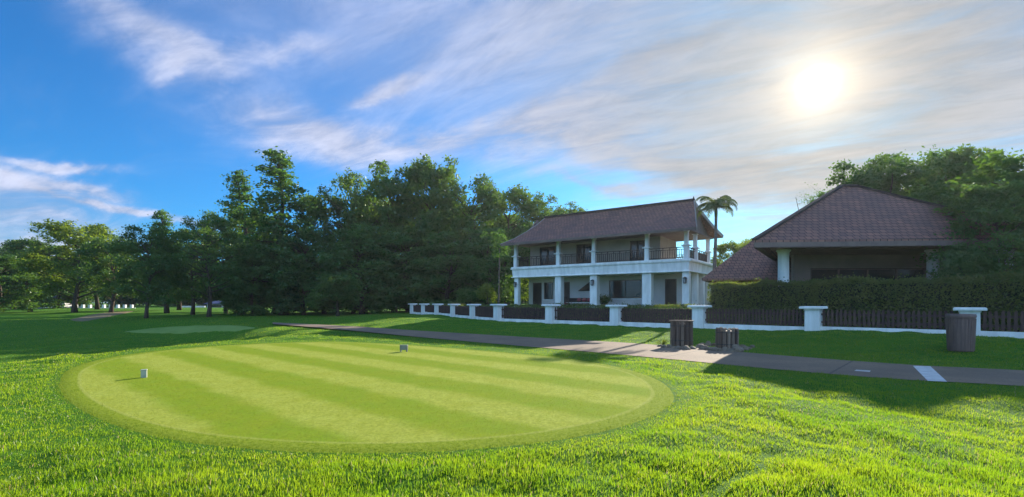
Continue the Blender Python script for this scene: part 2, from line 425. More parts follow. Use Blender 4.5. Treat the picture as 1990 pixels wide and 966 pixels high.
def build_world():
    w = bpy.data.worlds.new("World"); scene.world = w; w.use_nodes = True
    t = NT(w.node_tree); t.N.clear()
    out = t.node('ShaderNodeOutputWorld'); bg = t.node('ShaderNodeBackground')
    STR = .1; bg.inputs[1].default_value = STR
    K = 1.0/(STR*2**EXPOSURE)                      # turns a wanted display value into sky units
    sky = t.node('ShaderNodeTexSky', sky_type='NISHITA'); sky.sun_disc = False
    sky.sun_elevation = SUN_EL; sky.sun_rotation = SUN_AZ
    sky.air_density = 1.0; sky.dust_density = .6; sky.ozone_density = 2.5
    d = t.node('ShaderNodeTexCoord').outputs['Generated']
    d = t.vmath('NORMALIZE', d)
    sep = t.node('ShaderNodeSeparateXYZ'); t.put(sep.inputs[0], d)
    x, y, z = sep.outputs
    az = t.math('ARCTAN2', x, y); el = t.math('ARCSINE', z)
    base = t.mix(1.0, sky.outputs[0], SKY_TINT, 'MULTIPLY')
    # cirrus deck: sky directions laid on a high plane
    den = t.math('MAXIMUM', t.math('ADD', z, .12), .05)
    cmb = t.node('ShaderNodeCombineXYZ'); t.put(cmb.inputs[0], t.math('DIVIDE', x, den)); t.put(cmb.inputs[1], t.math('DIVIDE', y, den))
    deck = cmb.outputs[0]
    m0 = t.node('ShaderNodeMapping'); t.put(m0.inputs[0], deck); m0.inputs['Rotation'].default_value = (0,0,R(-58))
    mp = t.node('ShaderNodeMapping'); t.put(mp.inputs[0], m0.outputs[0]); mp.inputs['Scale'].default_value = (1.15,.42,1)
    streak = t.noise(mp.outputs[0], 2.3, 9, .60, .9)
    fine = t.noise(mp.outputs[0], 9.0, 6, .65, .5)
    big = t.noise(deck, .9, 4, .5, .2)
    wob = t.math('MULTIPLY', t.math('SUBTRACT', t.noise(d, 5.0, 5, .6), .5), .11)
    wob2 = t.math('MULTIPLY', t.math('SUBTRACT', t.noise(t.scale(d, (1.3,1,1.7)), 7.0, 5, .6), .5), .08)
    azw = t.math('ADD', az, wob); elw = t.math('ADD', el, wob2)
    def blob(px, py, wpx, hpx, rot, amp):
        a0, e0 = azel(px, py)
        sc = 1.0/math.hypot(F, px-CX)
        ww = wpx*sc; hh = hpx*sc; c = math.cos(R(rot)); s = math.sin(R(rot))
        da = t.math('MULTIPLY', t.math('SUBTRACT', azw, a0), math.cos(e0)); de = t.math('SUBTRACT', elw, e0)
        u = t.math('DIVIDE', t.math('ADD', t.math('MULTIPLY', da, c), t.math('MULTIPLY', de, s)), ww)
        v = t.math('DIVIDE', t.math('SUBTRACT', t.math('MULTIPLY', de, c), t.math('MULTIPLY', da, s)), hh)
        r2 = t.math('ADD', t.math('MULTIPLY', u, u), t.math('MULTIPLY', v, v))
        return t.math('MULTIPLY', t.math('EXPONENT', t.math('MULTIPLY', r2, -1.0)), amp)
    def total(items):
        acc = None
        for it in items:
            b = blob(*it); acc = b if acc is None else t.math('ADD', acc, b)
        return acc
    veil = total(VEIL); wisps = total(WISPS)
    # unseen overbright bluish fill, added behind the camera to light the shaded fronts
    back = t.math('MULTIPLY', t.ramp(t.math('MULTIPLY', y, -1.0), -.05, .45), FILL_AMOUNT)
    n_str = t.ramp(streak, .30, .72)
    n_fin = t.ramp(fine, .25, .75)
    v_amt = t.math('MULTIPLY', veil, t.math('ADD', .50, t.math('MULTIPLY', n_str, .75)))
    w_amt = t.math('MULTIPLY', wisps, t.math('ADD', .12, t.math('MULTIPLY', t.math('MULTIPLY', n_str, 1.1), t.math('ADD', .55, t.math('MULTIPLY', n_fin, .6)))))
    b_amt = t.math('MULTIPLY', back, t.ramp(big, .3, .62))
    thin = t.math('MULTIPLY', t.ramp(streak, .50, .8), .07)
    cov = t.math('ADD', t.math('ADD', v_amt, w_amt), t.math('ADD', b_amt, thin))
    cov = t.math('SUBTRACT', 1.0, t.math('EXPONENT', t.math('MULTIPLY', cov, -1.25)))
    up = t.ramp(el, -.01, .05)
    cov = t.math('MULTIPLY', cov, up)
    # cloud light: lavender white away from the sun, warm grey near it
    cosang = t.vmath('DOT_PRODUCT', d, tuple(SUN))
    ang = t.math('MULTIPLY', t.math('ARCCOSINE', t.math('MINIMUM', cosang, .999999)), 180/math.pi)
    near = t.math('SUBTRACT', 1.0, t.ramp(ang, 6.0, 48.0))
    ccol = t.mix(near, C(*[k*K for k in CLOUD_FAR]), C(*[k*K for k in CLOUD_NEAR]))
    shade = t.math('ADD', .74, t.math('MULTIPLY', t.ramp(t.math('ADD', t.math('MULTIPLY', streak, .65), t.math('MULTIPLY', fine, .35)), .34, .66), .50))
    sc3 = t.node('ShaderNodeCombineXYZ'); [t.put(i, shade) for i in sc3.inputs]
    ccol = t.mix(1.0, ccol, sc3.outputs[0], 'MULTIPLY')
    ccol = t.mix(t.ramp(t.math('MULTIPLY', y, -1.0), -.05, .4), ccol, C(*[k*K for k in FILL_COLOR]))
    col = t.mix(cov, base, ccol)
    # the sun seen through thin cloud: disc, aureole, wide glow
    def glow(sig, p=2.0):
        return t.math('EXPONENT', t.math('MULTIPLY', t.math('POWER', t.math('DIVIDE', ang, sig), p), -1.0))
    def addcol(c, f, rgb):
        cc = t.node('ShaderNodeCombineXYZ')
        for i, k in enumerate(rgb): t.put(cc.inputs[i], t.math('MULTIPLY', f, k*K))
        return t.mix(1.0, c, cc.outputs[0], 'ADD')
    col = addcol(col, glow(.9), (6.0,5.4,4.6))
    col = addcol(col, glow(2.3, 1.0), (1.35,1.08,.66))
    col = addcol(col, glow(7.0, 1.1), (.13,.085,.045))
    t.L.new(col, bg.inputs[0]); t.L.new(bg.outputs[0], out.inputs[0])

SKY_TINT = C(.10,.41,.70)
CLOUD_FAR = (.60,.65,.84); CLOUD_NEAR = (.43,.42,.415); FILL_COLOR = (1.15,1.8,2.7); FILL_AMOUNT = 1.0
VEIL = [(700,-20,330,75,3,.50),(930,110,260,85,14,.70),(1250,50,300,150,0,.55),(1720,160,390,310,0,2.0),(1520,335,270,85,-14,1.1),(1950,60,300,220,0,.8),
        (1180,225,230,50,12,.9),(640,268,130,34,-8,.35),(40,430,150,45,-10,.35),(-60,490,240,45,0,.6)]
WISPS = [(300,70,110,40,-24,1.3),(400,95,60,20,-8,1.0),(335,122,34,12,62,1.3),(560,98,90,14,10,.8),(745,168,62,10,18,2.2),(600,262,120,40,-8,2.4),(800,282,130,26,4,1.6),
         (1010,235,150,26,16,1.7),(1120,262,90,24,-10,1.3),(1170,360,95,9,-16,1.4),(1330,330,190,34,-12,1.8),(1280,110,110,16,14,1.2),
         (110,318,62,9,4,2.4),(150,358,60,12,-6,2.6),(40,365,110,22,-8,2.6),(190,390,170,7,-9,2.6),(60,410,110,20,-6,1.3),(40,470,110,34,0,1.2)]
build_world()

sun = bpy.data.lights.new('sun', 'SUN'); sun.energy = 4.6; sun.angle = R(.55); sun.color = (1.0,.90,.74)
so = bpy.data.objects.new('sun', sun); COL.objects.link(so); so.rotation_euler = SUN.to_track_quat('Z','Y').to_euler(); so.location = SUN*200

cam = bpy.data.cameras.new('camera'); co = bpy.data.objects.new('camera', cam); COL.objects.link(co)
cam.sensor_width = 36; cam.lens = 36*F/1990.0; co.location = (0,0,H); co.rotation_euler = (R(90),0,0)
cam.shift_x = 0.0; cam.shift_y = (HY-483.0)/1990.0; cam.clip_end = 5000; cam.clip_start = .05
scene.camera = co
scene.view_settings.view_transform = 'Standard'; scene.view_settings.look = 'None'; scene.view_settings.exposure = EXPOSURE; scene.view_settings.gamma = 1.0
scene.render.engine = 'CYCLES'
scene.cycles.max_bounces = 6; scene.cycles.diffuse_bounces = 3; scene.cycles.transmission_bounces = 4; scene.cycles.glossy_bounces = 2
scene.cycles.use_denoising = True
scene.cycles.sample_clamp_indirect = 6.0

# ------------------------------------------------------------------ ground, tee, path
def axis(lo, hi, core0, core1, step, grow):
    a = list(np.arange(core0, core1, step)); d = step; x = core1
    while x < hi: a.append(x); d *= grow; x += d
    a.append(hi); d = step; x = core0-step
    b = []
    while x > lo: b.append(x); d *= grow; x -= d
    b.append(lo)
    return np.array(b[::-1]+a)

def build_ground():
    xs = axis(-1500, 1500, -17, 17, .17, 1.05); ys = axis(-300, 2500, 2.0, 27, .17, 1.045)
    X, Y = np.meshgrid(xs, ys); Z = height(X, Y)
    V = np.stack([X, Y, Z], -1).reshape(-1, 3); nx = len(xs); ny = len(ys)
    i, j = np.meshgrid(np.arange(nx-1), np.arange(ny-1)); a = (j*nx+i).ravel()
    q = np.stack([a, a+1, a+nx+1, a+nx], -1)
    o = link('ground', raw_mesh('ground', V, q.ravel(), np.full(len(q), 4), M['ground'], smooth=True)); tag(o, kind='structure')
build_ground()

def radial_sheet(name, loop, c, mat, lift, rings=40, radial=True):
    n = len(loop); V = [(c[0], c[1], float(height(c[0], c[1]))+lift)]; rad = [0]
    for r in range(1, rings+1):
        f = r/rings; p = c+(loop-c)*f; z = height(p[:,0], p[:,1])+(lift if r < rings else -.02)
        V += list(np.column_stack([p, z])); rad += [f]*n
    fs = []; sz = []
    for k in range(n): fs += [0, 1+k, 1+(k+1) % n]; sz.append(3)
    for r in range(rings-1):
        for k in range(n):
            k2 = (k+1) % n; a = 1+r*n; b = 1+(r+1)*n; fs += [a+k, b+k, b+k2, a+k2]; sz.append(4)
    o = link(name, raw_mesh(name, np.array(V), fs, sz, mat, {'rad': np.array(rad)}, smooth=True)); tag(o, kind='structure'); return o
radial_sheet('tee_lawn', TEE, TEE_C, M['tee'], .014)
radial_sheet('far_tee_lawn', FARTEE, FARTEE.mean(0), M['far_tee'], .03, 12)

def build_path():
    n = len(PATH_NEAR); W = 9; V = []
    for i in range(n):
        for k in range(W):
            p = PATH_NEAR[i]*(1-k/(W-1))+PATH_FAR[i]*k/(W-1)
            V.append((p[0], p[1], float(height(p[0], p[1]))+.016+.07*float(S((p[1]-18)/14))))
    fs = []
    for i in range(n-1):
        for k in range(W-1):
            fs += [i*W+k, (i+1)*W+k, (i+1)*W+k+1, i*W+k+1]
    o = link('path', raw_mesh('path', np.array(V), fs, np.full(len(fs)//4, 4), M['path'], smooth=True)); tag(o, kind='structure')
build_path()

def painted(name, px, mat, lift):
    P = [ground_at(*p) for p in px]; n = 10; V = []; fs = []
    for i in range(n+1):
        for k in range(2):
            a = np.array(P[0])*(1-i/n)+np.array(P[3])*i/n; b = np.array(P[1])*(1-i/n)+np.array(P[2])*i/n
            p = a if k == 0 else b
            V.append((p[0], p[1], float(height(p[0], p[1]))+lift))
    for i in range(n): fs += [i*2, i*2+1, i*2+3, i*2+2]
    o = link(name, raw_mesh(name, np.array(V), fs, np.full(n, 4), mat)); tag(o, kind='structure'); return o
painted('path_marking', [(1774,712.5),(1808,713.5),(1841,744),(1803,742)], M['paint'], .021)
painted('path_marking', [(1664,720.2),(1692,722),(1690,724.6),(1660,722.4)], M['paint'], .021)

def soil_patch():
    loop = smooth_loop([ground_at(*p) for p in [(132,621),(170,613),(215,607),(262,604),(250,608),(215,615),(180,623),(150,626)]], 5)
    radial_sheet('bare_soil', loop, loop.mean(0), M['soil'], .04, 6)
soil_patch()

# ------------------------------------------------------------------ grass
def blades(name, P, hgt, wid, mat, two=True, lean=.45, attrs=None, seed=1):
    g = np.random.RandomState(seed); n = len(P)
    yaw = g.uniform(0, 2*np.pi, n); ld = g.uniform(0, 2*np.pi, n); la = np.abs(g.normal(0, lean, n))
    wv = np.column_stack([np.cos(yaw), np.sin(yaw), np.zeros(n)])*wid[:,None]*.5
    lv = np.column_stack([np.cos(ld)*np.sin(la), np.sin(ld)*np.sin(la), np.cos(la)])*hgt[:,None]
    tip = P+lv; tip[:,2] -= hgt*.12*la
    rnd = g.uniform(0, 1, n)
    if two:
        mid = P+lv*.5; mid[:,2] += hgt*.07
        V = np.stack([P-wv, P+wv, mid+wv*.8, mid-wv*.8, tip], 1).reshape(-1, 3)
        b = (np.arange(n)*5)[:,None]
        loops = (b+np.array([0,1,2,3,3,2,4])).ravel(); sizes = np.tile([4,3], n); k = 5
    else:
        V = np.stack([P-wv, P+wv, tip], 1).reshape(-1, 3)
        b = (np.arange(n)*3)[:,None]; loops = (b+np.array([0,1,2])).ravel(); sizes = np.full(n, 3); k = 3
    at = {'rnd': np.repeat(rnd, k)}
    for kk, v in (attrs or {}).items(): at[kk] = np.repeat(v, k)
    return link(name, raw_mesh(name, V, loops, sizes, mat, at))

def grass_points(n, y0, y1, power, seed):
    g = np.random.RandomState(seed)
    yy = np.linspace(y0, y1, 4000); pdf = yy**(-power)*(2.15*yy+7.2); cdf = np.cumsum(pdf); cdf /= cdf[-1]
    y = np.interp(g.uniform(0, 1, n), cdf, yy); x = g.uniform(-1, 1, n)*(1.075*y+3.6)
    return x, y, g

def build_grass():
    x, y, g = grass_points(780000, 2.4, 15.0, 1.7, 11)
    x2, y2, g2 = grass_points(360000, 14.5, 58.0, 1.9, 12)
    for nm, X, Y, gg, two, sd in (('grass', x, y, g, True, 21), ('grass', x2, y2, g2, False, 22)):
        jx = (vnoise(X*4, Y*4, 15)-.5)*.22; ok = ~inside(PATH_POLY, X+jx, Y+jx) & ~inside(FARTEE, X, Y)
        rad = tee_rad(X, Y); ok &= rad > .990+(vnoise(X*3.5, Y*3.5, 16)-.5)*.022+gg.uniform(-.005, .005, len(X))
        ok &= (.67*X+.74*Y < 23.2) | (X < -9)
        X = X[ok]; Y = Y[ok]; n = len(X); rad = rad[ok]
        tuft = vnoise(X*1.3, Y*1.3, 9)*.35+vnoise(X*5, Y*5, 10)*.35+vnoise(X*13, Y*13, 14)*.3
        keep = gg.uniform(0, 1, n) < .12+tuft*1.15+.6*(1-S((rad-1.0)/.07))
        X = X[keep]; Y = Y[keep]; tuft = tuft[keep]; n = len(X)
        far = np.clip(Y/6.0, 1, 9)
        h = (.020+.045*tuft)*gg.uniform(.6, 1.25, n)*far**.18*(1-.45*np.exp(-(groove(X, Y)/.10)**2))*(1+.35*S((6.2-Y)/2.0))
        edge = S((rad[keep]-1.0)/.06); h = h*(.55+.45*edge)
        w = gg.uniform(.0042, .0085, n)*far**(.62 if two else .75)
        P = np.column_stack([X, Y, height(X, Y)-.006])
        o = blades(nm, P, h, w, M['grass'], two, .5, seed=sd); tag(o, kind='stuff')
    # mown sward of the tee
    x, y, g = grass_points(400000, 5.2, 26.0, 1.8, 13)
    rad = tee_rad(x, y); ok = rad < .995
    x = x[ok]; y = y[ok]; rad = rad[ok]; n = len(x); far = np.clip(y/6.0, 1, 5)
    h = g.uniform(.009, .021, n)*np.where(rad > .93, 1.25, 1.0)*far**.25; w = g.uniform(.004, .008, n)*far**.7
    P = np.column_stack([x, y, height(x, y)+.011])
    o = blades('mown_grass', P, h, w, M['mown_blade'], False, .7, {'rad': rad}, 23); tag(o, kind='stuff')
build_grass()

# ------------------------------------------------------------------ fence with white piers
def fence():
    pts = []
    for k in range(-5, 0): pts.append((-.91+(-2.0)*(-k), 33.4+4.12*(-k)))
    pts += [(-.91,33.4),(2.4,30.14),(5.71,26.88),(9.02,23.62),(12.36,20.15),(15.85,17.02),(19.3,13.9)]
    root = thing('fence', 'long dark picket fence between white capped piers on a white plinth', 'fence', (pts[5][0], pts[5][1], 0))
    ox, oy = pts[5]
    for i, (x, y) in enumerate(pts):
        gz = float(height(x, y)); i0 = max(i-1, 0); i1 = min(i+1, len(pts)-1)
        ang = math.atan2(pts[i1][1]-pts[i0][1], pts[i1][0]-pts[i0][0])
        top = [1.49,1.49,1.49,1.49,1.49,1.50,1.49,1.48,1.475,1.45,1.43,1.42][i]
        m = MB(); m.taper(0, 0, gz-.15, top-.16, .27, .27, .262, .262); m.box(-.29,.29,-.29,.29, top-.17, top-.105)
        p = m.build('pier', M['white'], root, loc=(x-ox, y-oy, 0), rotz=ang, bevel=.012)
        c = MB(); c.taper(0, 0, top-.105, top-.03, .43, .43, .43, .43); c.taper(0, 0, top-.03, top, .43, .43, .40, .40)
        cp = c.build('cap', M['white'], p, bevel=.012)
    g = np.random.RandomState(3)
    for i in range(len(pts)-1):
        a = Vector((pts[i][0]-ox, pts[i][1]-oy, 0)); b = Vector((pts[i+1][0]-ox, pts[i+1][1]-oy, 0))
        d = (b-a); L = d.length; d.normalize(); ang = math.atan2(d.y, d.x)
        ga = float(height(*pts[i])); gb = float(height(*pts[i+1]))
        def gz(s): return ga+(gb-ga)*s/L
        top = 1.34
        m = MB(); n = 12
        for k in range(n):
            s0 = .26+(L-.52)*k/n; s1 = .26+(L-.52)*(k+1)/n; z0 = gz((s0+s1)/2)
            m.box(s0, s1, -.10, .10, min(ga, gb)-.2, .24+gz(L/2)*.55+.12)
        # one continuous plinth
        m = MB(); zt = .5*(ga+gb)+.17
        m.box(.26, L-.26, -.10, .10, min(ga, gb)-.25, zt)
        m.build('plinth', M['white'], root, loc=a, rotz=ang, bevel=.01)
        m = MB(); s = .33
        while s < L-.36:
            t = top-.02+g.uniform(-.022, .018); w = g.uniform(.078, .09)
            lean = g.uniform(-.014, .014)
            m.add([(s,-.02,zt+.04),(s+w,-.02,zt+.04),(s+w,.012,zt+.04),(s,.012,zt+.04),(s+lean,-.02,t-.05),(s+w+lean,-.02,t-.05),(s+w+lean,.012,t-.05),(s+lean,.012,t-.05),
                   (s+w/2+lean,-.02,t),(s+w/2+lean,.012,t)],
                  [(0,3,2,1),(0,1,5,8,4),(1,2,6,5),(2,3,7,9,6),(3,0,4,7),(4,8,9,7),(8,5,6,9)])
            s += .148+g.uniform(-.006, .006)
        m.box(.262, L-.262, .0125, .06, zt+.14, zt+.22); m.box(.262, L-.262, .0125, .06, top-.26, top-.18)
        m.build('picket_panel', M['picket'], root, loc=a, rotz=ang)
    return pts
FENCE = fence()

# ------------------------------------------------------------------ leaf clouds
def leaf_quads(P, size, g, flat=0.0, aspect=.55):
    """random leaf shaped quads around the points"""
    n = len(P)
    nv = g.normal(0, 1, (n, 3)); nv[:,2] += flat*2; nv /= np.linalg.norm(nv, axis=1)[:,None]
    tv = np.cross(nv, g.normal(0, 1, (n, 3))); tv /= np.maximum(np.linalg.norm(tv, axis=1), 1e-6)[:,None]
    bv = np.cross(nv, tv)
    s = (size*g.uniform(.65, 1.25, n))[:,None]
    a = tv*s; b = bv*s*aspect
    V = np.stack([P-a*.5, P+b*.5-a*.05, P+a*.5, P-b*.5-a*.05], 1).reshape(-1, 3)
    return V, np.arange(n*4), np.full(n, 4), np.repeat(g.uniform(0, 1, n), 4)

def crown_mesh(name, clumps, per, size, mat, seed, squash=.6, flat=.3):
    g = np.random.RandomState(seed); pts = []
    for (cx, cy, cz, r) in clumps:
        # each clump is a handful of twig ends, each twig end a spray of leaves
        m = max(4, int(11*r**1.6)); v = g.normal(0, 1, (m, 3)); v[:,2] += .25; v /= np.linalg.norm(v, axis=1)[:,None]
        q = v*(r*g.uniform(.45, 1.05, m))[:,None]; q[:,2] *= squash
        n = max(5, int(per*r*r/m)); sp = (.16+.14*r)*g.uniform(.7, 1.3, m)
        p = np.repeat(q, n, 0)+g.normal(0, 1, (m*n, 3))*np.repeat(sp, n)[:,None]*np.array([1,1,.62])
        pts.append(p+np.array([cx, cy, cz]))
    P = np.vstack(pts)
    V, lo, sz, rn = leaf_quads(P, size, g, flat)
    return raw_mesh(name, V, lo, sz, mat, {'rnd': rn})

def limb(m, p, q, r0, r1, g, bend=.12, n=5):
    p = np.array(p, float); q = np.array(q, float); L = np.linalg.norm(q-p); off = g.normal(0, bend*L, 3)*np.array([1,1,.3])
    pts = []; rad = []
    for i in range(n+1):
        t = i/n; pts.append(tuple(p*(1-t)+q*t+off*math.sin(math.pi*t)*.6)); rad.append(r0*(1-t)+r1*t)
    m.tube(pts, rad, 6)

def tree_proto(kind, seed, mat):
    """unit-free prototype 16 m tall; returns trunk mesh and crown mesh"""
    g = np.random.RandomState(seed); Ht = 16.0; cl = []; m = MB()
    lean = g.normal(0, .35, 2)
    def axis_at(z): return np.array([lean[0]*(z/Ht)**1.5+.25*math.sin(z*.5+seed), lean[1]*(z/Ht)**1.5+.25*math.cos(z*.45+seed), z])
    if kind == 'broad':                                    # wide crown in uneven cloudy heads
        z0, n, W = 3.6, 74, 4.6
        for i in range(n):
            t = g.uniform(0, 1)**.85; z = z0+(Ht-1.2-z0)*t
            prof = W*(.55+.55*math.sin(math.pi*min(1, .18+t*.78)))*(1.0-.30*t**3)
            a = g.uniform(0, 2*np.pi); rr = prof*g.uniform(.25, 1.0)**.5
            ax = axis_at(z); cl.append((ax[0]+rr*math.cos(a), ax[1]+rr*math.sin(a), z+g.normal(0, .3), g.uniform(.7, 1.5)*(1.05-.25*t)))
        per, size, sq = 240, .34, .85
    elif kind == 'dense':                                  # leaves to near the ground
        z0, n, W = 1.0, 96, 4.3
        for i in range(n):
            t = g.uniform(0, 1); z = z0+(Ht-1.1-z0)*t
            prof = W*(.72+.38*math.sin(math.pi*min(1, .1+t*.85)))*(1-.42*t**3)
            a = g.uniform(0, 2*np.pi); rr = prof*g.uniform(.15, 1.0)**.5
            ax = axis_at(z); cl.append((ax[0]+rr*math.cos(a), ax[1]+rr*math.sin(a), z, g.uniform(.8, 1.5)*(1.05-.3*t)))
        per, size, sq = 220, .36, .85
    elif kind == 'conic':                                  # tall spire, thin layered arms with gaps
        z0, n, W = 2.0, 92, 3.1
        for i in range(n):
            t = (i+g.uniform(0, 1))/n; z = z0+(Ht-z0)*t
            prof = W*(1.0-.86*t**1.15)*(.75+.5*g.uniform())
            a = i*2.39996+g.normal(0, .4); rr = prof*g.uniform(.25, 1.0)**.6
            ax = axis_at(z); cl.append((ax[0]+rr*math.cos(a), ax[1]+rr*math.sin(a), z-.12*rr+g.normal(0,.15), g.uniform(.5, 1.0)*(1.1-.45*t)))
        per, size, sq = 270, .30, .55
    elif kind == 'airy':                                   # thin top with much sky through it
        z0, n, W = 4.6, 62, 4.6
        for i in range(n):
            t = g.uniform(0, 1)**.8; z = z0+(Ht-.9-z0)*t
            prof = W*(.5+.6*math.sin(math.pi*min(1, .2+t*.7)))*(1-.25*t**3)
            a = g.uniform(0, 2*np.pi); rr = prof*g.uniform(.3, 1.0)**.5
            ax = axis_at(z); cl.append((ax[0]+rr*math.cos(a), ax[1]+rr*math.sin(a), z, g.uniform(.6, 1.25)))
        per, size, sq = 200, .32, .8
    else:                                                  # round: small lawn tree with a low dome
        z0, n, W = 4.6, 80, 6.2
        for i in range(n):
            t = g.uniform(0, 1); z = z0+(Ht-1.4-z0)*t
            prof = W*math.sqrt(max(.04, 1-(max(0, t-.15)/.9)**2))
            a = g.uniform(0, 2*np.pi); rr = prof*g.uniform(.1, 1.0)**.5
            cl.append((rr*math.cos(a), rr*math.sin(a), z-.10*rr, g.uniform(1.0, 1.9)))
        per, size, sq = 150, .48, .75
    pts = []; rad = []
    top = Ht*(.93 if kind == 'conic' else .72)
    r0 = .30 if kind != 'round' else .42
    for i in range(10):
        z = top*i/9; ax = axis_at(z) if kind != 'round' else np.array([.1*math.sin(z), 0, z]); pts.append(tuple(ax-np.array([0,0,.3 if i == 0 else 0]))); rad.append(r0*(1.25 if i == 0 else 1.0)*(1-.8*(i/9)))
    m.tube(pts, rad, 8)
    for (cx, cy, cz, r) in cl:
        if g.uniform() < (.75 if kind == 'airy' else .45):
            zb = max(z0*.6, cz-1.2-1.5*g.uniform()) if kind != 'conic' else cz-.2
            zb = min(zb, top*.96); b = axis_at(zb) if kind != 'round' else np.array([.1*math.sin(zb), 0, zb])
            limb(m, b, (cx, cy, cz), .055+.05*(1-zb/Ht), .018, g)
    me = bpy.data.meshes.new('trunk'); me.from_pydata(m.v, [], m.f); me.update(); me.materials.append(M['bark'])
    me.polygons.foreach_set('use_smooth', [True]*len(me.polygons))
    return me, crown_mesh('crown', cl, per, size, mat, seed+50, sq)

PROTO = {'broad': [tree_proto('broad', s, M['leaf']) for s in (1,2,3)], 'dense': [tree_proto('dense', s, M['leaf_deep']) for s in (4,5)],
         'conic': [tree_proto('conic', s, M['leaf_deep']) for s in (6,7)], 'airy': [tree_proto('airy', s, M['leaf']) for s in (8,9)],
         'round': [tree_proto('round', 10, M['leaf'])]}
def variant(src, mat):
    out = []
    for tr, cr in src:
        c = cr.copy(); c.materials.clear(); c.materials.append(mat); out.append((tr, c))
    return out
PROTO['light'] = variant(PROTO['broad'][:2], M['leaf_light'])
PROTO['red'] = variant(PROTO['dense'][:1], M['red_leaf'])
CROWN_W = {'broad': 5.4, 'dense': 5.2, 'conic': 3.2, 'airy': 5.2, 'round': 6.6, 'light': 5.4, 'red': 5.2}

def place_tree(kind, k, px, Y, top_py, w_px, label, name, cat='tree', group=None, rot=None, X=None):
    x = (px-CX)/F*Y if X is None else X
    gz = float(height(x, Y)); top = H+(HY-top_py)/F*Y
    sz = (top-gz)/16.0; sx = 1.18*(w_px/F*Y)/(2*CROWN_W[kind])
    root = thing(name, label, cat, (x, Y, gz), (px*1.37 % 6.28) if rot is None else rot, group)
    root.scale = (sx, sx, sz)
    tr, cr = PROTO[kind][k % len(PROTO[kind])]
    link('trunk', tr, root); link('crown', cr, root)
    return root

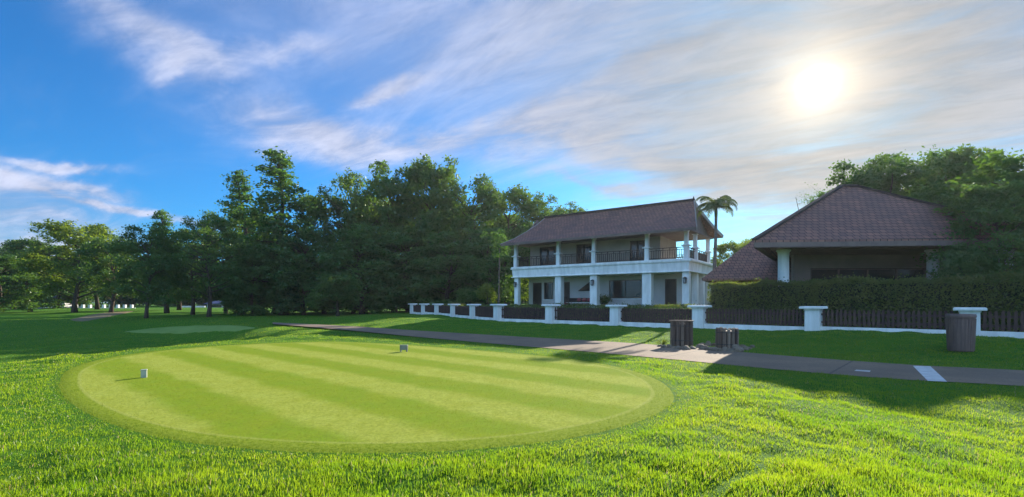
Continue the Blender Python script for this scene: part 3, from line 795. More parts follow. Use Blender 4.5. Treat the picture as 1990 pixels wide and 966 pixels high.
LEFT = 'trees beyond the left lawn'; MASS = 'tall trees massed left of the house'; RIGHT = 'trees behind the low house'
trees = [
 # kind k px Y top w label
 ('dense',0,  -5,80,492,120,'dark low tree cut by the left picture edge, far beyond the lawn','dark_tree',LEFT),
 ('broad',0,  55,88,458,110,'dark tree behind the far white building, left of the tall bright tree','broadleaf_tree',LEFT),
 ('light',1, 150,80,419,150,'tallest bright green tree on the far left, above the white building','broadleaf_tree',LEFT),
 ('broad',1, 218,74,452,110,'yellowish round topped tree just right of the tall bright tree','broadleaf_tree',LEFT),
 ('broad',2, 288,51,436,112,'dark tree nearest the far tee, its thin trunk standing out on the lawn','broadleaf_tree',LEFT),
 ('conic',1, 328,72,412, 78,'feathery light topped tree rising behind the tree nearest the far tee','feathery_tree',LEFT),
 ('broad',0, 372,64,436,110,'dark tree with a low bushy crown between the feathery tree and the forked tree','broadleaf_tree',LEFT),
 ('airy',0,  405,54,416,120,'forked dark tree standing forward on the lawn right of the far tee','forked_tree',LEFT),
 ('airy',1,  440,72,398,100,'thin airy tree in front of the distant blue and white building','airy_tree',LEFT),
 ('conic',0, 474,66,338,108,'slender pointed tree, the shorter of the two spires','pointed_tree',MASS),
 ('conic',1, 549,64,303,150,'tallest pointed tree, spire standing clear against the blue sky','pointed_tree',MASS),
 ('dense',1, 492,60,470, 90,'dark low tree at the foot of the shorter spire','dark_tree',MASS),
 ('broad',1, 628,70,362,130,'broad dark tree right of the tallest spire','broadleaf_tree',MASS),
 ('airy',0,  690,68,328,130,'airy headed tree at the left shoulder of the highest crowns','airy_tree',MASS),
 ('broad',2, 762,66,312,170,'great dark tree left of the very highest crown','broadleaf_tree',MASS),
 ('broad',0, 838,66,302,160,'highest broad crown of the mass, with a small head on top','broadleaf_tree',MASS),
 ('airy',1,  912,66,333,150,'lacy green tree right of the highest crown','airy_tree',MASS),
 ('broad',1, 985,64,350,150,'lacy tree above the left end of the house roof','broadleaf_tree',MASS),
 ('broad',2,1052,68,376,120,'green tree rising directly behind the house ridge','broadleaf_tree',MASS),
 ('broad',0,1112,74,393,110,'lowest tree top behind the middle of the house ridge','broadleaf_tree',MASS),
 ('broad',1,  25,112,470,120,'faint far tree showing between the two leftmost dark trees','broadleaf_tree',LEFT),
 ('dense',1, 110,110,470,130,'dense far tree filling the gap under the tall bright tree','dark_tree',LEFT),
 ('broad',2, 185,96,446,120,'mid green tree half hidden behind the yellowish round topped tree','broadleaf_tree',LEFT),
 ('broad',1, 345,92,455,120,'far tree filling in behind the feathery tree','broadleaf_tree',LEFT),
 ('broad',0, 505,84,408,120,'tree filling the gap between the two spires','broadleaf_tree',MASS),
 ('dense',0, 530,72,450,130,'dark understorey tree at the foot of the tallest spire','dark_tree',MASS),
 ('dense',1, 650,76,470,150,'dark tree filling the wood directly above the small round lawn tree','dark_tree',MASS),
 ('dense',0, 738,78,380,160,'dark tree deep in the middle of the mass','dark_tree',MASS),
 ('dense',1, 820,76,380,160,'dark tree deep below the highest broad crown','dark_tree',MASS),
 ('dense',0, 900,76,390,150,'dark tree deep below the lacy green crown','dark_tree',MASS),
 ('dense',1, 985,76,405,150,'dark tree deep behind the left end of the white house','dark_tree',MASS),
 ('broad',1,1085,84,398,120,'green tree behind the house ridge, second from the lowest top','broadleaf_tree',MASS),
 ('dense',0, 592,62,440,120,'dark understorey tree behind the small round lawn tree','dark_tree',MASS),
 ('dense',1, 700,60,430,150,'dark understorey tree right of the small round lawn tree','dark_tree',MASS),
 ('dense',0, 790,62,440,150,'dark understorey tree behind the far end of the fence','dark_tree',MASS),
 ('dense',1, 872,60,450,140,'dark understorey tree behind the middle of the far fence','dark_tree',MASS),
 ('dense',0, 948,58,440,120,'dark understorey tree above the bright yellow bush','dark_tree',MASS),
 ('round',0, 656,50.5,530,88,'small round lawn tree with a low dome, alone before the dark wood','round_tree',None),
 ('broad',2,1676,33,304,150,'grey green tree directly behind the low house roof peak','airy_tree',RIGHT),
 ('broad',0,1726,31.5,314,200,'grey green tree rising behind the middle of the low house roof','broadleaf_tree',RIGHT),
 ('airy',1, 1775,33.5,286,180,'airy tree with sky showing through, right of the roof peak','airy_tree',RIGHT),
 ('broad',1,1862,33,275,170,'tallest tree behind the right slope of the low house roof','broadleaf_tree',RIGHT),
 ('dense',0,1890,34,282,170,'dark tree rising above the right slope of the low house roof','dark_tree',RIGHT),
 ('dense',0,1938,20.6,350,180,'big dark tree standing between the low house and the right edge','dark_tree',RIGHT),
 ('dense',1,1998,22,282,270,'tallest dark tree, cut by the right picture edge','dark_tree',RIGHT),
 ('light',0,1420,48,466,100,'light green tree seen between the two houses','broadleaf_tree',None),
 ('light',1,1478,54,452, 90,'yellowish green tree top above the low linking roof','broadleaf_tree',None),
]
for kd, k, px, Y, tp, w, lab, nm, grp in trees:
    place_tree(kd, k, px, Y, tp, w, lab, nm, group=grp)

# far wood closing the view behind the trunks
def far_wood():
    g = np.random.RandomState(77); cl = []
    for i in range(260):
        a = g.uniform(-.95, .25); d = g.uniform(150, 200); x = d*math.tan(a)*.9; y = d
        hh = g.uniform(1, 13); cl.append((x, y, float(height(x, y))+hh, g.uniform(3.5, 6.5)))
    me = crown_mesh('far_wood', cl, 14, 1.5, M['leaf_deep'], 78, .9)
    o = link('far_wood', me); tag(o, 'dark distant wood closing the view behind the tree trunks', 'wood', kind='stuff')
far_wood()

# ------------------------------------------------------------------ hedges and bushes
def hedge(name, line, depth, z_top, bottom, n, size, label, wave=.06, seed=1, jut=0.0):
    g = np.random.RandomState(seed); P = []; L = [np.array(p, float) for p in line]
    root = thing(name, label, 'hedge', (line[0][0], line[0][1], float(height(*line[0]))))
    o = np.array([line[0][0], line[0][1], float(height(*line[0]))])
    core = MB(); seg = [(L[i], L[i+1]) for i in range(len(L)-1)]; tot = sum(np.linalg.norm(b-a) for a, b in seg)
    for si, (a, b) in enumerate(seg):
        d = b-a; ln = np.linalg.norm(d); d = d/ln; nn = np.array([-d[1], d[0]])
        if nn @ np.array([.4,.9]) < 0: nn = -nn
        k = int(n*ln/tot); s = g.uniform(-.15, ln+.15, k); zt = z_top[si]+(z_top[si+1]-z_top[si])*np.clip(s/ln, 0, 1)
        zt = zt+(vnoise(s*1.3+si*9, s*0+seed, 4)-.5)*wave*2+(vnoise(s*4+si*9, s*0+seed, 6)-.5)*wave
        face = g.uniform(0, 1, k); H0 = zt.mean()-bottom
        v = np.where(face < .52, np.abs(g.normal(0, .06, k)), np.where(face < .86, g.uniform(0, depth, k), depth-np.abs(g.normal(0, .06, k))))
        z = np.where(face < .52, g.uniform(0, 1, k), np.where(face < .86, 1.0, g.uniform(.3, 1, k)))
        bul = (vnoise(s*1.6, z*3+seed, 8)-.5)*.14
        zz = bottom+(zt-bottom)*z+np.where((face >= .52) & (face < .86), g.normal(0, .035, k)-.05, 0)
        v = np.where(face < .52, v+bul, v)
        round_ = .12*np.clip((zz-(zt-.18))/.18, 0, 1)**2
        v = np.where(v < depth*.5, v+round_, v-round_)
        p = a+d*s[:,None]+nn*v[:,None]; P.append(np.column_stack([p, zz]))
        ctr0 = a+nn*.16-o[:2]; ctr1 = b+nn*.16-o[:2]; c2 = nn*(depth-.32)
        z0 = bottom-o[2]; zA = z_top[si]-.14-wave-o[2]; zB = z_top[si+1]-.14-wave-o[2]
        core.add([(*ctr0,z0),(*ctr1,z0),(*(ctr1+c2),z0),(*(ctr0+c2),z0),(*ctr0,zA),(*ctr1,zB),(*(ctr1+c2),zB),(*(ctr0+c2),zA)],
                 [(0,3,2,1),(4,5,6,7),(0,1,5,4),(1,2,6,5),(2,3,7,6),(3,0,4,7)])
    P = np.vstack(P)-o; k = g.uniform(0, 1, len(P)) < .05; P[k,2] += np.abs(g.normal(0, .10, k.sum())); P[k,:2] += g.normal(0, .06, (k.sum(), 2))
    V, lo, sz, rn = leaf_quads(P, size, g, .15)
    link('foliage', raw_mesh('foliage', V, lo, sz, M['hedge'], {'rnd': rn}), root)
    core.build('blocking_core', M['hedge_core'], root)  # solid dark box added inside the leaves to block light
    return root

def off(p, k): return (p[0]+.67*k, p[1]+.74*k)
FP = FENCE
hedge('low_hedge', [off(FP[2],.35), off(FP[5],.35), off(FP[6],.35), off(FP[7],.35), (FP[8][0]+.05,FP[8][1]+.75)], .8, [1.40,1.44,1.45,1.46,1.46], .2, 26000, .09,
      'low clipped hedge just showing over the picket fence before the white house', .05, 31)
hedge('tall_hedge', [(9.65,23.9),(12.9,21.0),(16.3,18.0),(19.9,14.8)], 1.3, [2.50,2.60,2.55,2.55], .2, 60000, .10,
      'tall dark hedge behind the right fence, its left end lit yellow', .10, 32)

def bush(name, x, y, w, h, mat, label, seed, n=2200, size=.14, cat='bush', group=None):
    gz = float(height(x, y)); root = thing(name, label, cat, (x, y, gz), 0, group); g = np.random.RandomState(seed)
    cl = []
    for i in range(14):
        a = g.uniform(0, 6.28); r = w*.36*g.uniform(0, 1)**.5; z = h*g.uniform(.3, .85)*(1-.3*(r/w)); cl.append((r*math.cos(a), r*math.sin(a), z, w*g.uniform(.15, .25)))
    per = n/sum(c[3]**2 for c in cl)
    link('foliage', crown_mesh('foliage', cl, per, size, mat, seed, .8), root)
    m = MB()
    for i in range(5):
        c = cl[i]; limb(m, (0,0,-.1), c[:3], .03, .01, g)
    m.build('stem', M['bark'], root, True)
    return root
def at(px, Y): return (px-CX)/F*Y
bush('bush', at(946,50), 50, 2.4, 2.6, M['leaf_light'], 'bright yellow green bush behind the far fence, left of the house', 41, 1600, .2)
bush('bush', at(1014,52), 52, 2.4, 3.4, M['leaf_light'], 'sunlit yellow bush seen through the gap at the left house column', 42, 1600, .2)
bush('bush', at(1000,46), 46, 2.0, 3.4, M['leaf'], 'green shrub against the left corner of the white house', 43, 1600, .2)
bush('bush', at(905,53), 53, 2.4, 2.2, M['leaf'], 'dull green shrub behind the far fence piers', 44, 1500, .2)
bush('bush', at(1500,34), 34, 3.0, 3.2, M['leaf'], 'dark shrub in the shade under the low linking roof', 45, 1800, .16)
bush('bush', at(1925,20), 19.6, 4.2, 3.6, M['leaf_deep'], 'dark shrub rising above the hedge at the right edge', 46, 5200, .16)

# bare twiggy tree left of the low roof
def bare_tree(px, Y, top_py, label, seed):
    x = at(px, Y); gz = float(height(x, Y)); top = H+(HY-top_py)/F*Y-gz; g = np.random.RandomState(seed)
    root = thing('bare_tree', label, 'tree', (x, Y, gz)); m = MB(); tips = []
    limb(m, (0,0,-.2), (0,0,top*.55), .14, .09, g)
    for i in range(9):
        a = g.uniform(0, 6.28); e = (math.cos(a)*g.uniform(.5, 1.8), math.sin(a)*g.uniform(.5, 1.8), top*g.uniform(.75, 1.0)); limb(m, (0,0,top*g.uniform(.4,.55)), e, .06, .014, g)
        for k in range(4):
            f = g.uniform(.5, .95); b = np.array((0,0,top*.5))*(1-f)+np.array(e)*f; t = b+g.normal(0, .5, 3)+np.array([0,0,.4]); limb(m, b, t, .018, .006, g, n=3); tips.append((*t, .28))
    m.build('trunk', M['bark'], root, True)
    link('crown', crown_mesh('crown', tips, 160, .12, M['leaf'], seed+1), root)
bare_tree(1575, 38, 372, 'thin twiggy tree against the sky left of the low house roof peak', 61)

# palm
def palm(px, Y, crown_py, label):
    x = at(px, Y); gz = float(height(x, Y)); top = H+(HY-crown_py)/F*Y-gz; g = np.random.RandomState(5)
    root = thing('palm_tree', label, 'palm', (x, Y, gz))
    m = MB(); pts = []; rad = []
    for i in range(22):
        t = i/21; pts.append((.30*math.sin(t*1.6)-.02, .05*t, top*t-.2*(1-t))); rad.append(.135*(1-.38*t)*(1.25 if i == 0 else 1)*(1+.05*(i % 2)))
    m.tube(pts, rad, 9); m.build('trunk', M['palm_bark'], root, True)
    cx, cy = pts[-1][0], pts[-1][1]
    sh = MB(); sh.lathe(cx, cy, [(.09,top-.7),(.11,top-.3),(.08,top+.1),(.03,top+.25)], 10); sh.build('crownshaft', M['palm'], root, True)
    NF = 15
    for k in range(NF):
        a = k*2.39996+.3; up = R(78-62*(k/NF)); L = g.uniform(1.6, 2.0); V = []; fs = []; sz = []; rn = []
        spine = []; p = np.array([cx, cy, top+.05]); e = up
        for i in range(15):
            spine.append(p.copy()); d = np.array([math.cos(a)*math.cos(e), math.sin(a)*math.cos(e), math.sin(e)]); p = p+d*L/14; e -= .075+.018*i*(1.1-k/NF*.2)
        f = MB(); f.tube(spine, list(np.linspace(.022, .004, 15)), 5)
        side = np.array([-math.sin(a), math.cos(a), 0])
        for i in range(2, 15):
            for q in range(3):
                pos = spine[i-1]+(spine[i]-spine[i-1])*(q/3); tang = (spine[i]-spine[i-1]); tang = tang/np.linalg.norm(tang)
                ln = .52*math.sin(math.pi*min(1, .18+.8*i/15))
                for s in (-1, 1):
                    dd = side*s*.75+tang*.55+np.array([0,0,-.30])+g.normal(0, .09, 3); dd /= np.linalg.norm(dd); wv = tang*.017
                    f.add([pos-wv, pos+wv, pos+dd*ln*.6+wv*.9-np.array([0,0,.02]), pos+dd*ln-np.array([0,0,.12*ln*2]), pos+dd*ln*.6-wv*.9-np.array([0,0,.02])], [(0,1,2,3,4)])
        f.build('frond', M['palm'], root)
palm(1384, 33.0, 405, 'single palm with a thin grey trunk at the right end of the white house')
def pole_tree():
    x = at(969, 47); gz = float(height(x, 47)); root = thing('slender_tree', 'slender pale trunked young tree left of the house corner', 'tree', (x, 47, gz)); g = np.random.RandomState(9)
    m = MB(); limb(m, (0,0,-.2), (.1,0,5.6), .11, .05, g, .02, 8); m.build('trunk', M['palm_bark'], root, True)
    cl = [(g.normal(0,.5), g.normal(0,.5), g.uniform(4.8, 7.0), g.uniform(.35,.6)) for i in range(12)]
    link('crown', crown_mesh('crown', cl, 380, .2, M['leaf_deep'], 91), root)
pole_tree()

# ------------------------------------------------------------------ main house
HC = (12.67, 35.8); HROT = math.atan2(-.585, .811); ZB = 1.15
def uv_roof(o, faces_uv=None):
    me = o.data; uv = me.uv_layers.new(name='UVMap')
    for p in me.polygons:
        n = p.normal; h = Vector((-n.y, n.x, 0)); h = h.normalized() if h.length > 1e-4 else Vector((1,0,0)); v = n.cross(h)
        for li in p.loop_indices:
            c = me.vertices[me.loops[li].vertex_index].co; uv.data[li].uv = (c.dot(h), c.dot(v))

def solid_roof(name, mat, parent, V, faces, thick=.14):
    """closed roof shell: upper faces and a parallel underside"""
    m = MB(); n = len(V); m.v = [tuple(v) for v in V]+[(v[0], v[1], v[2]-thick) for v in V]
    edges = {}
    for f in faces:
        m.f.append(tuple(f)); m.f.append(tuple(i+n for i in reversed(f)))
        for i in range(len(f)):
            a, b = f[i], f[(i+1) % len(f)]; edges[(a, b)] = edges.get((a, b), 0)+1
    for (a, b) in list(edges):
        if (b, a) not in edges: m.f.append((a, a+n, b+n, b))
    o = m.build(name, mat, parent); uv_roof(o); return o

def lantern(parent, x, y, z, s=1.0):
    m = MB(); m.box(x-.06*s, x+.06*s, y-.03, y, z-.1*s, z+.16*s)
    m.beam((x, y-.03, z+.14*s), (x, y-.17*s, z+.17*s), .03*s, .03*s)
    m.taper(x, y-.17*s, z+.08*s, z+.16*s, .12*s, .12*s, .03*s, .03*s)
    for dx in (-1, 1):
        for dy in (-1, 1): m.beam((x+dx*.075*s, y-.17*s+dy*.075*s, z-.2*s), (x+dx*.085*s, y-.17*s+dy*.085*s, z+.08*s), .022*s, .022*s)
    m.taper(x, y-.17*s, z-.25*s, z-.2*s, .05*s, .05*s, .09*s, .09*s)
    o = m.build('wall_lantern', M['black'], parent)
    g = MB(); g.taper(x, y-.17*s, z-.198*s, z+.078*s, .055*s, .055*s, .065*s, .065*s); g.build('pane', M['lamp_glass'], o)
    return o

def main_house():
    r = thing('white_house', 'two storey white house with a balcony and brown tiled roof', 'house', (HC[0], HC[1], ZB), HROT)
    XL = -15.45
    # floor pad and porch
    m = MB(); m.box(XL-.3, 1.4, -.6, 8.4, -1.4, 0.0); m.build('porch_floor', M['stone'], r)
    # ground floor walls (front wall with real openings) ------------------------------------------------
    WY = 2.5; zt = 2.72
    ops = [(-15.0,-14.0,0.003,2.32,'door'), (-13.75,-12.75,.75,2.32,'window'), (-11.6,-11.0,0.003,2.32,'door'), (-7.2,-4.3,.80,2.34,'window'), (-2.38,-1.45,0.003,2.32,'door')]
    m = MB(); x = XL
    for (a, b, z0, z1, k) in ops:
        m.box(x, a, WY, WY+.2, 0, zt); m.box(a, b, WY, WY+.2, z1, zt)
        if z0 > .1: m.box(a, b, WY, WY+.2, 0, z0)
        x = b
    m.box(x, -.9, WY, WY+.2, 0, zt)
    m.box(-1.1, -.9, WY+.2, 8.0, 0, zt); m.box(XL, XL+.2, WY+.2, 8.0, 0, zt); m.box(XL+.2, -1.1, 7.8, 8.0, 0, zt)
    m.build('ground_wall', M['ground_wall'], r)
    for (a, b, z0, z1, k) in ops:
        if k == 'window':
            f = MB(); f.box(a, b, WY+.04, WY+.12, z0, z0+.07); f.box(a, b, WY+.04, WY+.12, z1-.07, z1); f.box(a, a+.07, WY+.04, WY+.12, z0+.07, z1-.07); f.box(b-.07, b, WY+.04, WY+.12, z0+.07, z1-.07)
            if b-a > 2: f.box((a+b)/2-.035, (a+b)/2+.035, WY+.04, WY+.12, z0+.07, z1-.07)
            w = f.build('window', M['frame'], r)
            p = MB(); p.box(a+.06, b-.06, WY+.07, WY+.09, z0+.06, z1-.06); p.build('pane', M['glass'], w)
            sl = MB(); sl.box(a-.06, b+.06, WY-.06, WY+.03, z0-.08, z0-.004); sl.build('sill', M['white'], w)
        else:
            d = MB(); d.box(a+.07, b-.07, WY+.07, WY+.12, z0, z1-.07); dr = d.build('door', M['door'], r)
            f = MB(); f.box(a, a+.07, WY+.02, WY+.16, z0, z1); f.box(b-.07, b, WY+.02, WY+.16, z0, z1); f.box(a+.07, b-.07, WY+.02, WY+.16, z1-.07, z1); f.build('frame', M['frame'], dr)
            hd = MB(); hd.lathe(b-.14, WY+.045, [(.012,1.0),(.014,1.05),(.012,1.14)], 8); hd.build('handle', M['black'], dr)
    # dark triangular gable of the stair against the porch wall
    m = MB(); m.add([(-10.15,WY-.1,1.47),(-8.9,WY-.1,1.47),(-8.9,WY-.1,2.32),(-10.15,WY-.003,1.47),(-8.9,WY-.003,1.47),(-8.9,WY-.003,2.32)], [(0,1,2),(3,5,4),(0,3,4,1),(1,4,5,2),(2,5,3,0)])
    m.build('stair_panel', M['dark_wood'], r)
    # columns ---------------------------------------------------------------------------------------------
    cols = [(-.02,.5),(-2.85-.1,.72),(-7.43,.62),(-10.78,.58),(-15.15,.42)]
    for i, (cx, s) in enumerate(cols):
        m = MB(); m.box(cx-s/2, cx+s/2, -.02, s-.02 if s < .6 else .56, 0, 2.70); m.box(cx-s/2-.04, cx+s/2+.04, -.06, (s if s < .6 else .58)+.02, 0.0, .22)
        c = m.build('column', M['white'], r, bevel=.015)
        if i in (0, 2, 4): lantern(r, cx, -.022, 2.12, 1.15)
    for cx, cy, s in ((-.02,2.45,.42),(-.02,4.3,.42),(-.02,6.3,.42)):
        m = MB(); m.box(cx-s/2, cx+s/2, cy-s/2, cy+s/2, 0, 2.70); m.build('column', M['white'], r, bevel=.015)
    # balcony slab with moulded edge ----------------------------------------------------------------------
    def ring(x0, x1, y0, y1, z): return [(x0,y0,z),(x1,y0,z),(x1,y1,z),(x0,y1,z)]
    prof = [(2.702,.10),(2.76,.10),(2.76,.02),(2.82,0.0),(3.42,.05),(3.44,.14),(3.54,.16),(3.55,.10),(3.66,.10)]
    vs = []; fs = []
    for z, e in prof: vs += ring(XL-e, 0.22+e*1.6, -.12-e, 7.0+e, z)
    for i in range(len(prof)-1):
        for k in range(4): fs.append((i*4+k, i*4+(k+1) % 4, (i+1)*4+(k+1) % 4, (i+1)*4+k))
    fs.append((3,2,1,0)); fs.append(tuple((len(prof)-1)*4+k for k in range(4)))
    m = MB(); m.add(vs, fs); m.build('balcony_slab', M['white'], r)
    # upper walls -------------------------------------------------------------------------------------------
    zf = 3.662; ztop = 5.72; UY = 2.0; UR = -2.6
    uops = [(-13.9,-12.2,zf+.005,5.55),(-10.1,-8.6,zf+.005,5.55),(-5.12,-3.85,zf+.005,5.5)]
    m = MB(); x = XL+.5
    for (a, b, z0, z1) in uops:
        m.box(x, a, UY, UY+.2, zf, ztop); m.box(a, b, UY, UY+.2, z1, ztop); x = b
    m.box(x, UR, UY, UY+.2, zf, ztop); m.box(UR-.2, UR, UY+.2, 6.1, zf, ztop); m.box(XL+.5, XL+.7, UY+.2, 6.1, zf, ztop); m.box(XL+.7, UR-.2, 5.9, 6.1, zf, ztop)
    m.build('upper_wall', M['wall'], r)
    for (a, b, z0, z1) in uops:
        d = MB(); n = 2
        for k in range(n):
            x0 = a+.06+(b-a-.12)*k/n; x1 = a+.06+(b-a-.12)*(k+1)/n
            d.box(x0+.01, x0+.10, UY+.06, UY+.11, z0, z1-.06); d.box(x1-.10, x1-.01, UY+.06, UY+.11, z0, z1-.06); d.box(x0+.10, x1-.10, UY+.06, UY+.11, z0, z0+.5); d.box(x0+.10, x1-.10, UY+.06, UY+.11, z1-.2, z1-.06)
        dr = d.build('balcony_door', M['door'], r)
        g = MB(); g.box(a+.1, b-.1, UY+.075, UY+.095, z0+.45, z1-.15); g.build('pane', M['glass'], dr)
        f = MB(); f.box(a, a+.06, UY+.02, UY+.16, z0, z1); f.box(b-.06, b, UY+.02, UY+.16, z0, z1); f.box(a+.06, b-.06, UY+.02, UY+.16, z1-.06, z1); f.build('frame', M['frame'], dr)
    # balcony posts with ledge ----------------------------------------------------------------------------------
    posts = [(-.0,.12),(-2.95,.12),(-7.43,.12),(-10.78,.12),(-15.25,.12),(-.0,2.4),(-.0,6.1)]
    for (cx, cy) in posts:
        m = MB(); m.box(cx-.17, cx+.17, cy-.17, cy+.17, zf, zf+.93); m.box(cx-.30, cx+.30, cy-.30, cy+.30, zf+.93, zf+1.0)
        m.taper(cx, cy, zf+1.0, zf+1.10, .2, .2, .15, .15); m.box(cx-.135, cx+.135, cy-.135, cy+.135, zf+1.10, ztop-.06); m.box(cx-.19, cx+.19, cy-.19, cy+.19, ztop-.06, ztop-.003)
        m.build('balcony_post', M['white'], r, bevel=.012)
    def rail(p, q):
        p = Vector(p); q = Vector(q); d = q-p; L = d.length; d.normalize(); m = MB()
        m.beam(p+Vector((0,0,.86)), q+Vector((0,0,.86)), .075, .055); m.beam(p+Vector((0,0,.70)), q+Vector((0,0,.70)), .04, .04); m.beam(p+Vector((0,0,.10)), q+Vector((0,0,.10)), .05, .05)
        n = max(2, int(L/.17))
        for i in range(1, n):
            c = p+d*(L*i/n); w = .055 if i % 6 == 0 else .036
            m.beam(c+Vector((0,0,.10)), c+Vector((0,0,.72 if i % 3 else .86)), w, w, (0,1,0))
        m.build('railing', M['dark_wood'], r)
    xs = [-15.25,-10.78,-7.43,-2.95,0]
    for a, b in zip(xs[:-1], xs[1:]): rail((a+.17, .12, zf), (b-.17, .12, zf))
    rail((0, .29, zf), (0, 2.23, zf)); rail((0, 2.57, zf), (0, 5.93, zf)); rail((-2.6, 6.1, zf), (-.17, 6.1, zf)); rail((-15.25, .29, zf), (-15.25, 2.2, zf))
    # eave beam and ceiling ----------------------------------------------------------------------------------------
    m = MB(); m.box(XL-.1, .32, -.2, 6.45, ztop, ztop+.1); m.build('ceiling', M['soffit'], r)
    # roof: concave gable slopes, its ends leaning in towards the ridge
    prof = [(-1.15,5.72),(.25,6.30),(1.6,7.06),(2.75,7.80),(3.7,8.58),(4.6,7.88),(5.7,7.24),(6.9,6.66),(8.2,6.18)]
    rz = 8.58; zlo = 5.72
    def xe(z, a, b): return a+(b-a)*((z-zlo)/(rz-zlo))**.8
    V = []
    for y, z in prof: V += [(xe(z,-16.0,-14.3), y, z), (xe(z,1.05,-.5), y, z)]
    faces = [(2*i, 2*i+1, 2*i+3, 2*i+2) for i in range(len(prof)-1)]
    solid_roof('roof', M['roof'], r, V, faces, .12)
    m = MB(); m.beam((-14.4,3.7,rz+.05),(-.4,3.7,rz+.05), .26, .16); m.build('ridge_cap', M['roof2'], r)
    m = MB(); m.lathe(-.48, 3.7, [(.07,rz+.1),(.05,rz+.22),(.015,rz+.32)], 8); m.build('finial', M['roof2'], r)
    m = MB()
    for k in (0, 1):
        m = MB()
        for i in range(len(prof)-1):
            p = Vector(V[2*i+k]); q = Vector(V[2*i+2+k]); dx = Vector((.04 if k else -.04, 0, -.10)); m.beam(p+dx, q+dx, .05, .26)
        m.build('bargeboard', M['barge'], r)
    m = MB(); m.beam(Vector(V[0])+Vector((0,-.03,-.1)), Vector(V[1])+Vector((0,-.03,-.1)), .05, .2); m.beam(Vector(V[-2])+Vector((0,.03,-.1)), Vector(V[-1])+Vector((0,.03,-.1)), .05, .2)
    m.build('fascia', M['soffit'], r)
    g = [(y, z-.14) for y, z in prof if z-.14 > 5.83]
    for x in (-.35, -15.2):
        m = MB(); pts = [(x, -.55, 5.825)]+[(x, y, z) for y, z in g]+[(x, 7.9, 5.825)]; b = len(pts); pts += [(p[0]-.12, p[1], p[2]) for p in pts]
        m.add(pts, [tuple(range(b)), tuple(range(2*b-1, b-1, -1))]+[(k, k+b, (k+1) % b+b, (k+1) % b) for k in range(b)])
        m.build('gable_wall', M['soffit'], r)
    return r
house = main_house()
HM = Matrix.Translation((HC[0], HC[1], ZB)) @ Matrix.Rotation(HROT, 4, 'Z')
def hl(x, y, z=0): return tuple(HM @ Vector((x, y, z)))

# porch bench with cushions, pot plant
def bench():
    r = thing('porch_bench', 'white topped bench on the porch between two columns', 'bench', hl(-9.7, 1.75), HROT)
    m = MB(); m.box(-1.15, 1.15, -.28, .28, .40, .47); m.build('seat', M['white'], r, bevel=.01)
    for sx in (-1, 1):
        for sy in (-1, 1):
            m = MB(); m.box(sx*1.02-.04, sx*1.02+.04, sy*.2-.04, sy*.2+.04, 0, .398); m.build('leg', M['dark_wood'], r)
    m = MB(); m.box(-1.15, 1.15, .24, .28, .472, .85); m.build('backrest', M['dark_wood'], r, bevel=.01)
    for i, (x, w, lab) in enumerate(((-.05,.44,'dull red cushion at the left end of the porch bench'),(.45,.46,'dull red cushion in the middle of the porch bench'),(.9,.38,'dull red cushion nearest the lantern column on the porch bench'))):
        c = MB(); c.lathe(0, 0, [(.02,-.09),(.16,-.075),(.225,-.02),(.225,.02),(.16,.075),(.02,.09)], 4)
        o = c.build('cushion', M['cushion'], None, False)
        o.location = hl(-9.7+x, 1.88, .70); o.rotation_euler = (R(74), 0, HROT); o.scale = (w/.32, .36/.32*1.0, 1)
        for v in o.data.vertices:
            cc = v.co.copy(); v.co = Vector((cc.x*.7071-cc.y*.7071, cc.x*.7071+cc.y*.7071, cc.z))
        sm = o.modifiers.new('soft', 'SUBSURF'); sm.levels = 2; sm.render_levels = 2
        tag(o, lab, 'cushion', 'cushions on the porch bench')
bench()
def pot():
    p = hl(-7.0, 1.2); r = thing('potted_plant', 'leafy plant in a dark pot beside the middle porch column', 'plant', p, 0)
    m = MB(); m.lathe(0, 0, [(.19,0),(.26,.38),(.29,.42),(.25,.42),(.24,.36)], 16); m.build('pot', M['terracotta'], r, True)
    g = np.random.RandomState(4); cl = [(g.normal(0,.22), g.normal(0,.22), .55+abs(g.normal(0,.16)), g.uniform(.16,.28)) for i in range(14)]
    link('foliage', crown_mesh('foliage', cl, 2200, .11, M['hedge'], 45), r)
pot()
def lounge_chair():
    r = thing('porch_chair', 'dark armchair on the porch left of the bench', 'chair', hl(-11.0, 1.5), HROT+.5)
    m = MB(); m.box(-.32,.32,-.32,.32,.34,.44); m.build('seat', M['cushion'], r, bevel=.02)
    m = MB(); m.beam((0,.30,.44),(0,.44,.98),.62,.06,(0,1,0)); m.build('backrest', M['dark_wood'], r, bevel=.01)
    for s in (-1,1):
        m = MB(); m.box(s*.36-.035,s*.36+.035,-.32,.34,.58,.63); m.build('armrest', M['dark_wood'], r)
        for y in (-.29,.29):
            m = MB(); m.box(s*.36-.03,s*.36+.03,y-.03,y+.03,0,.578); m.build('leg', M['dark_wood'], r)
lounge_chair()

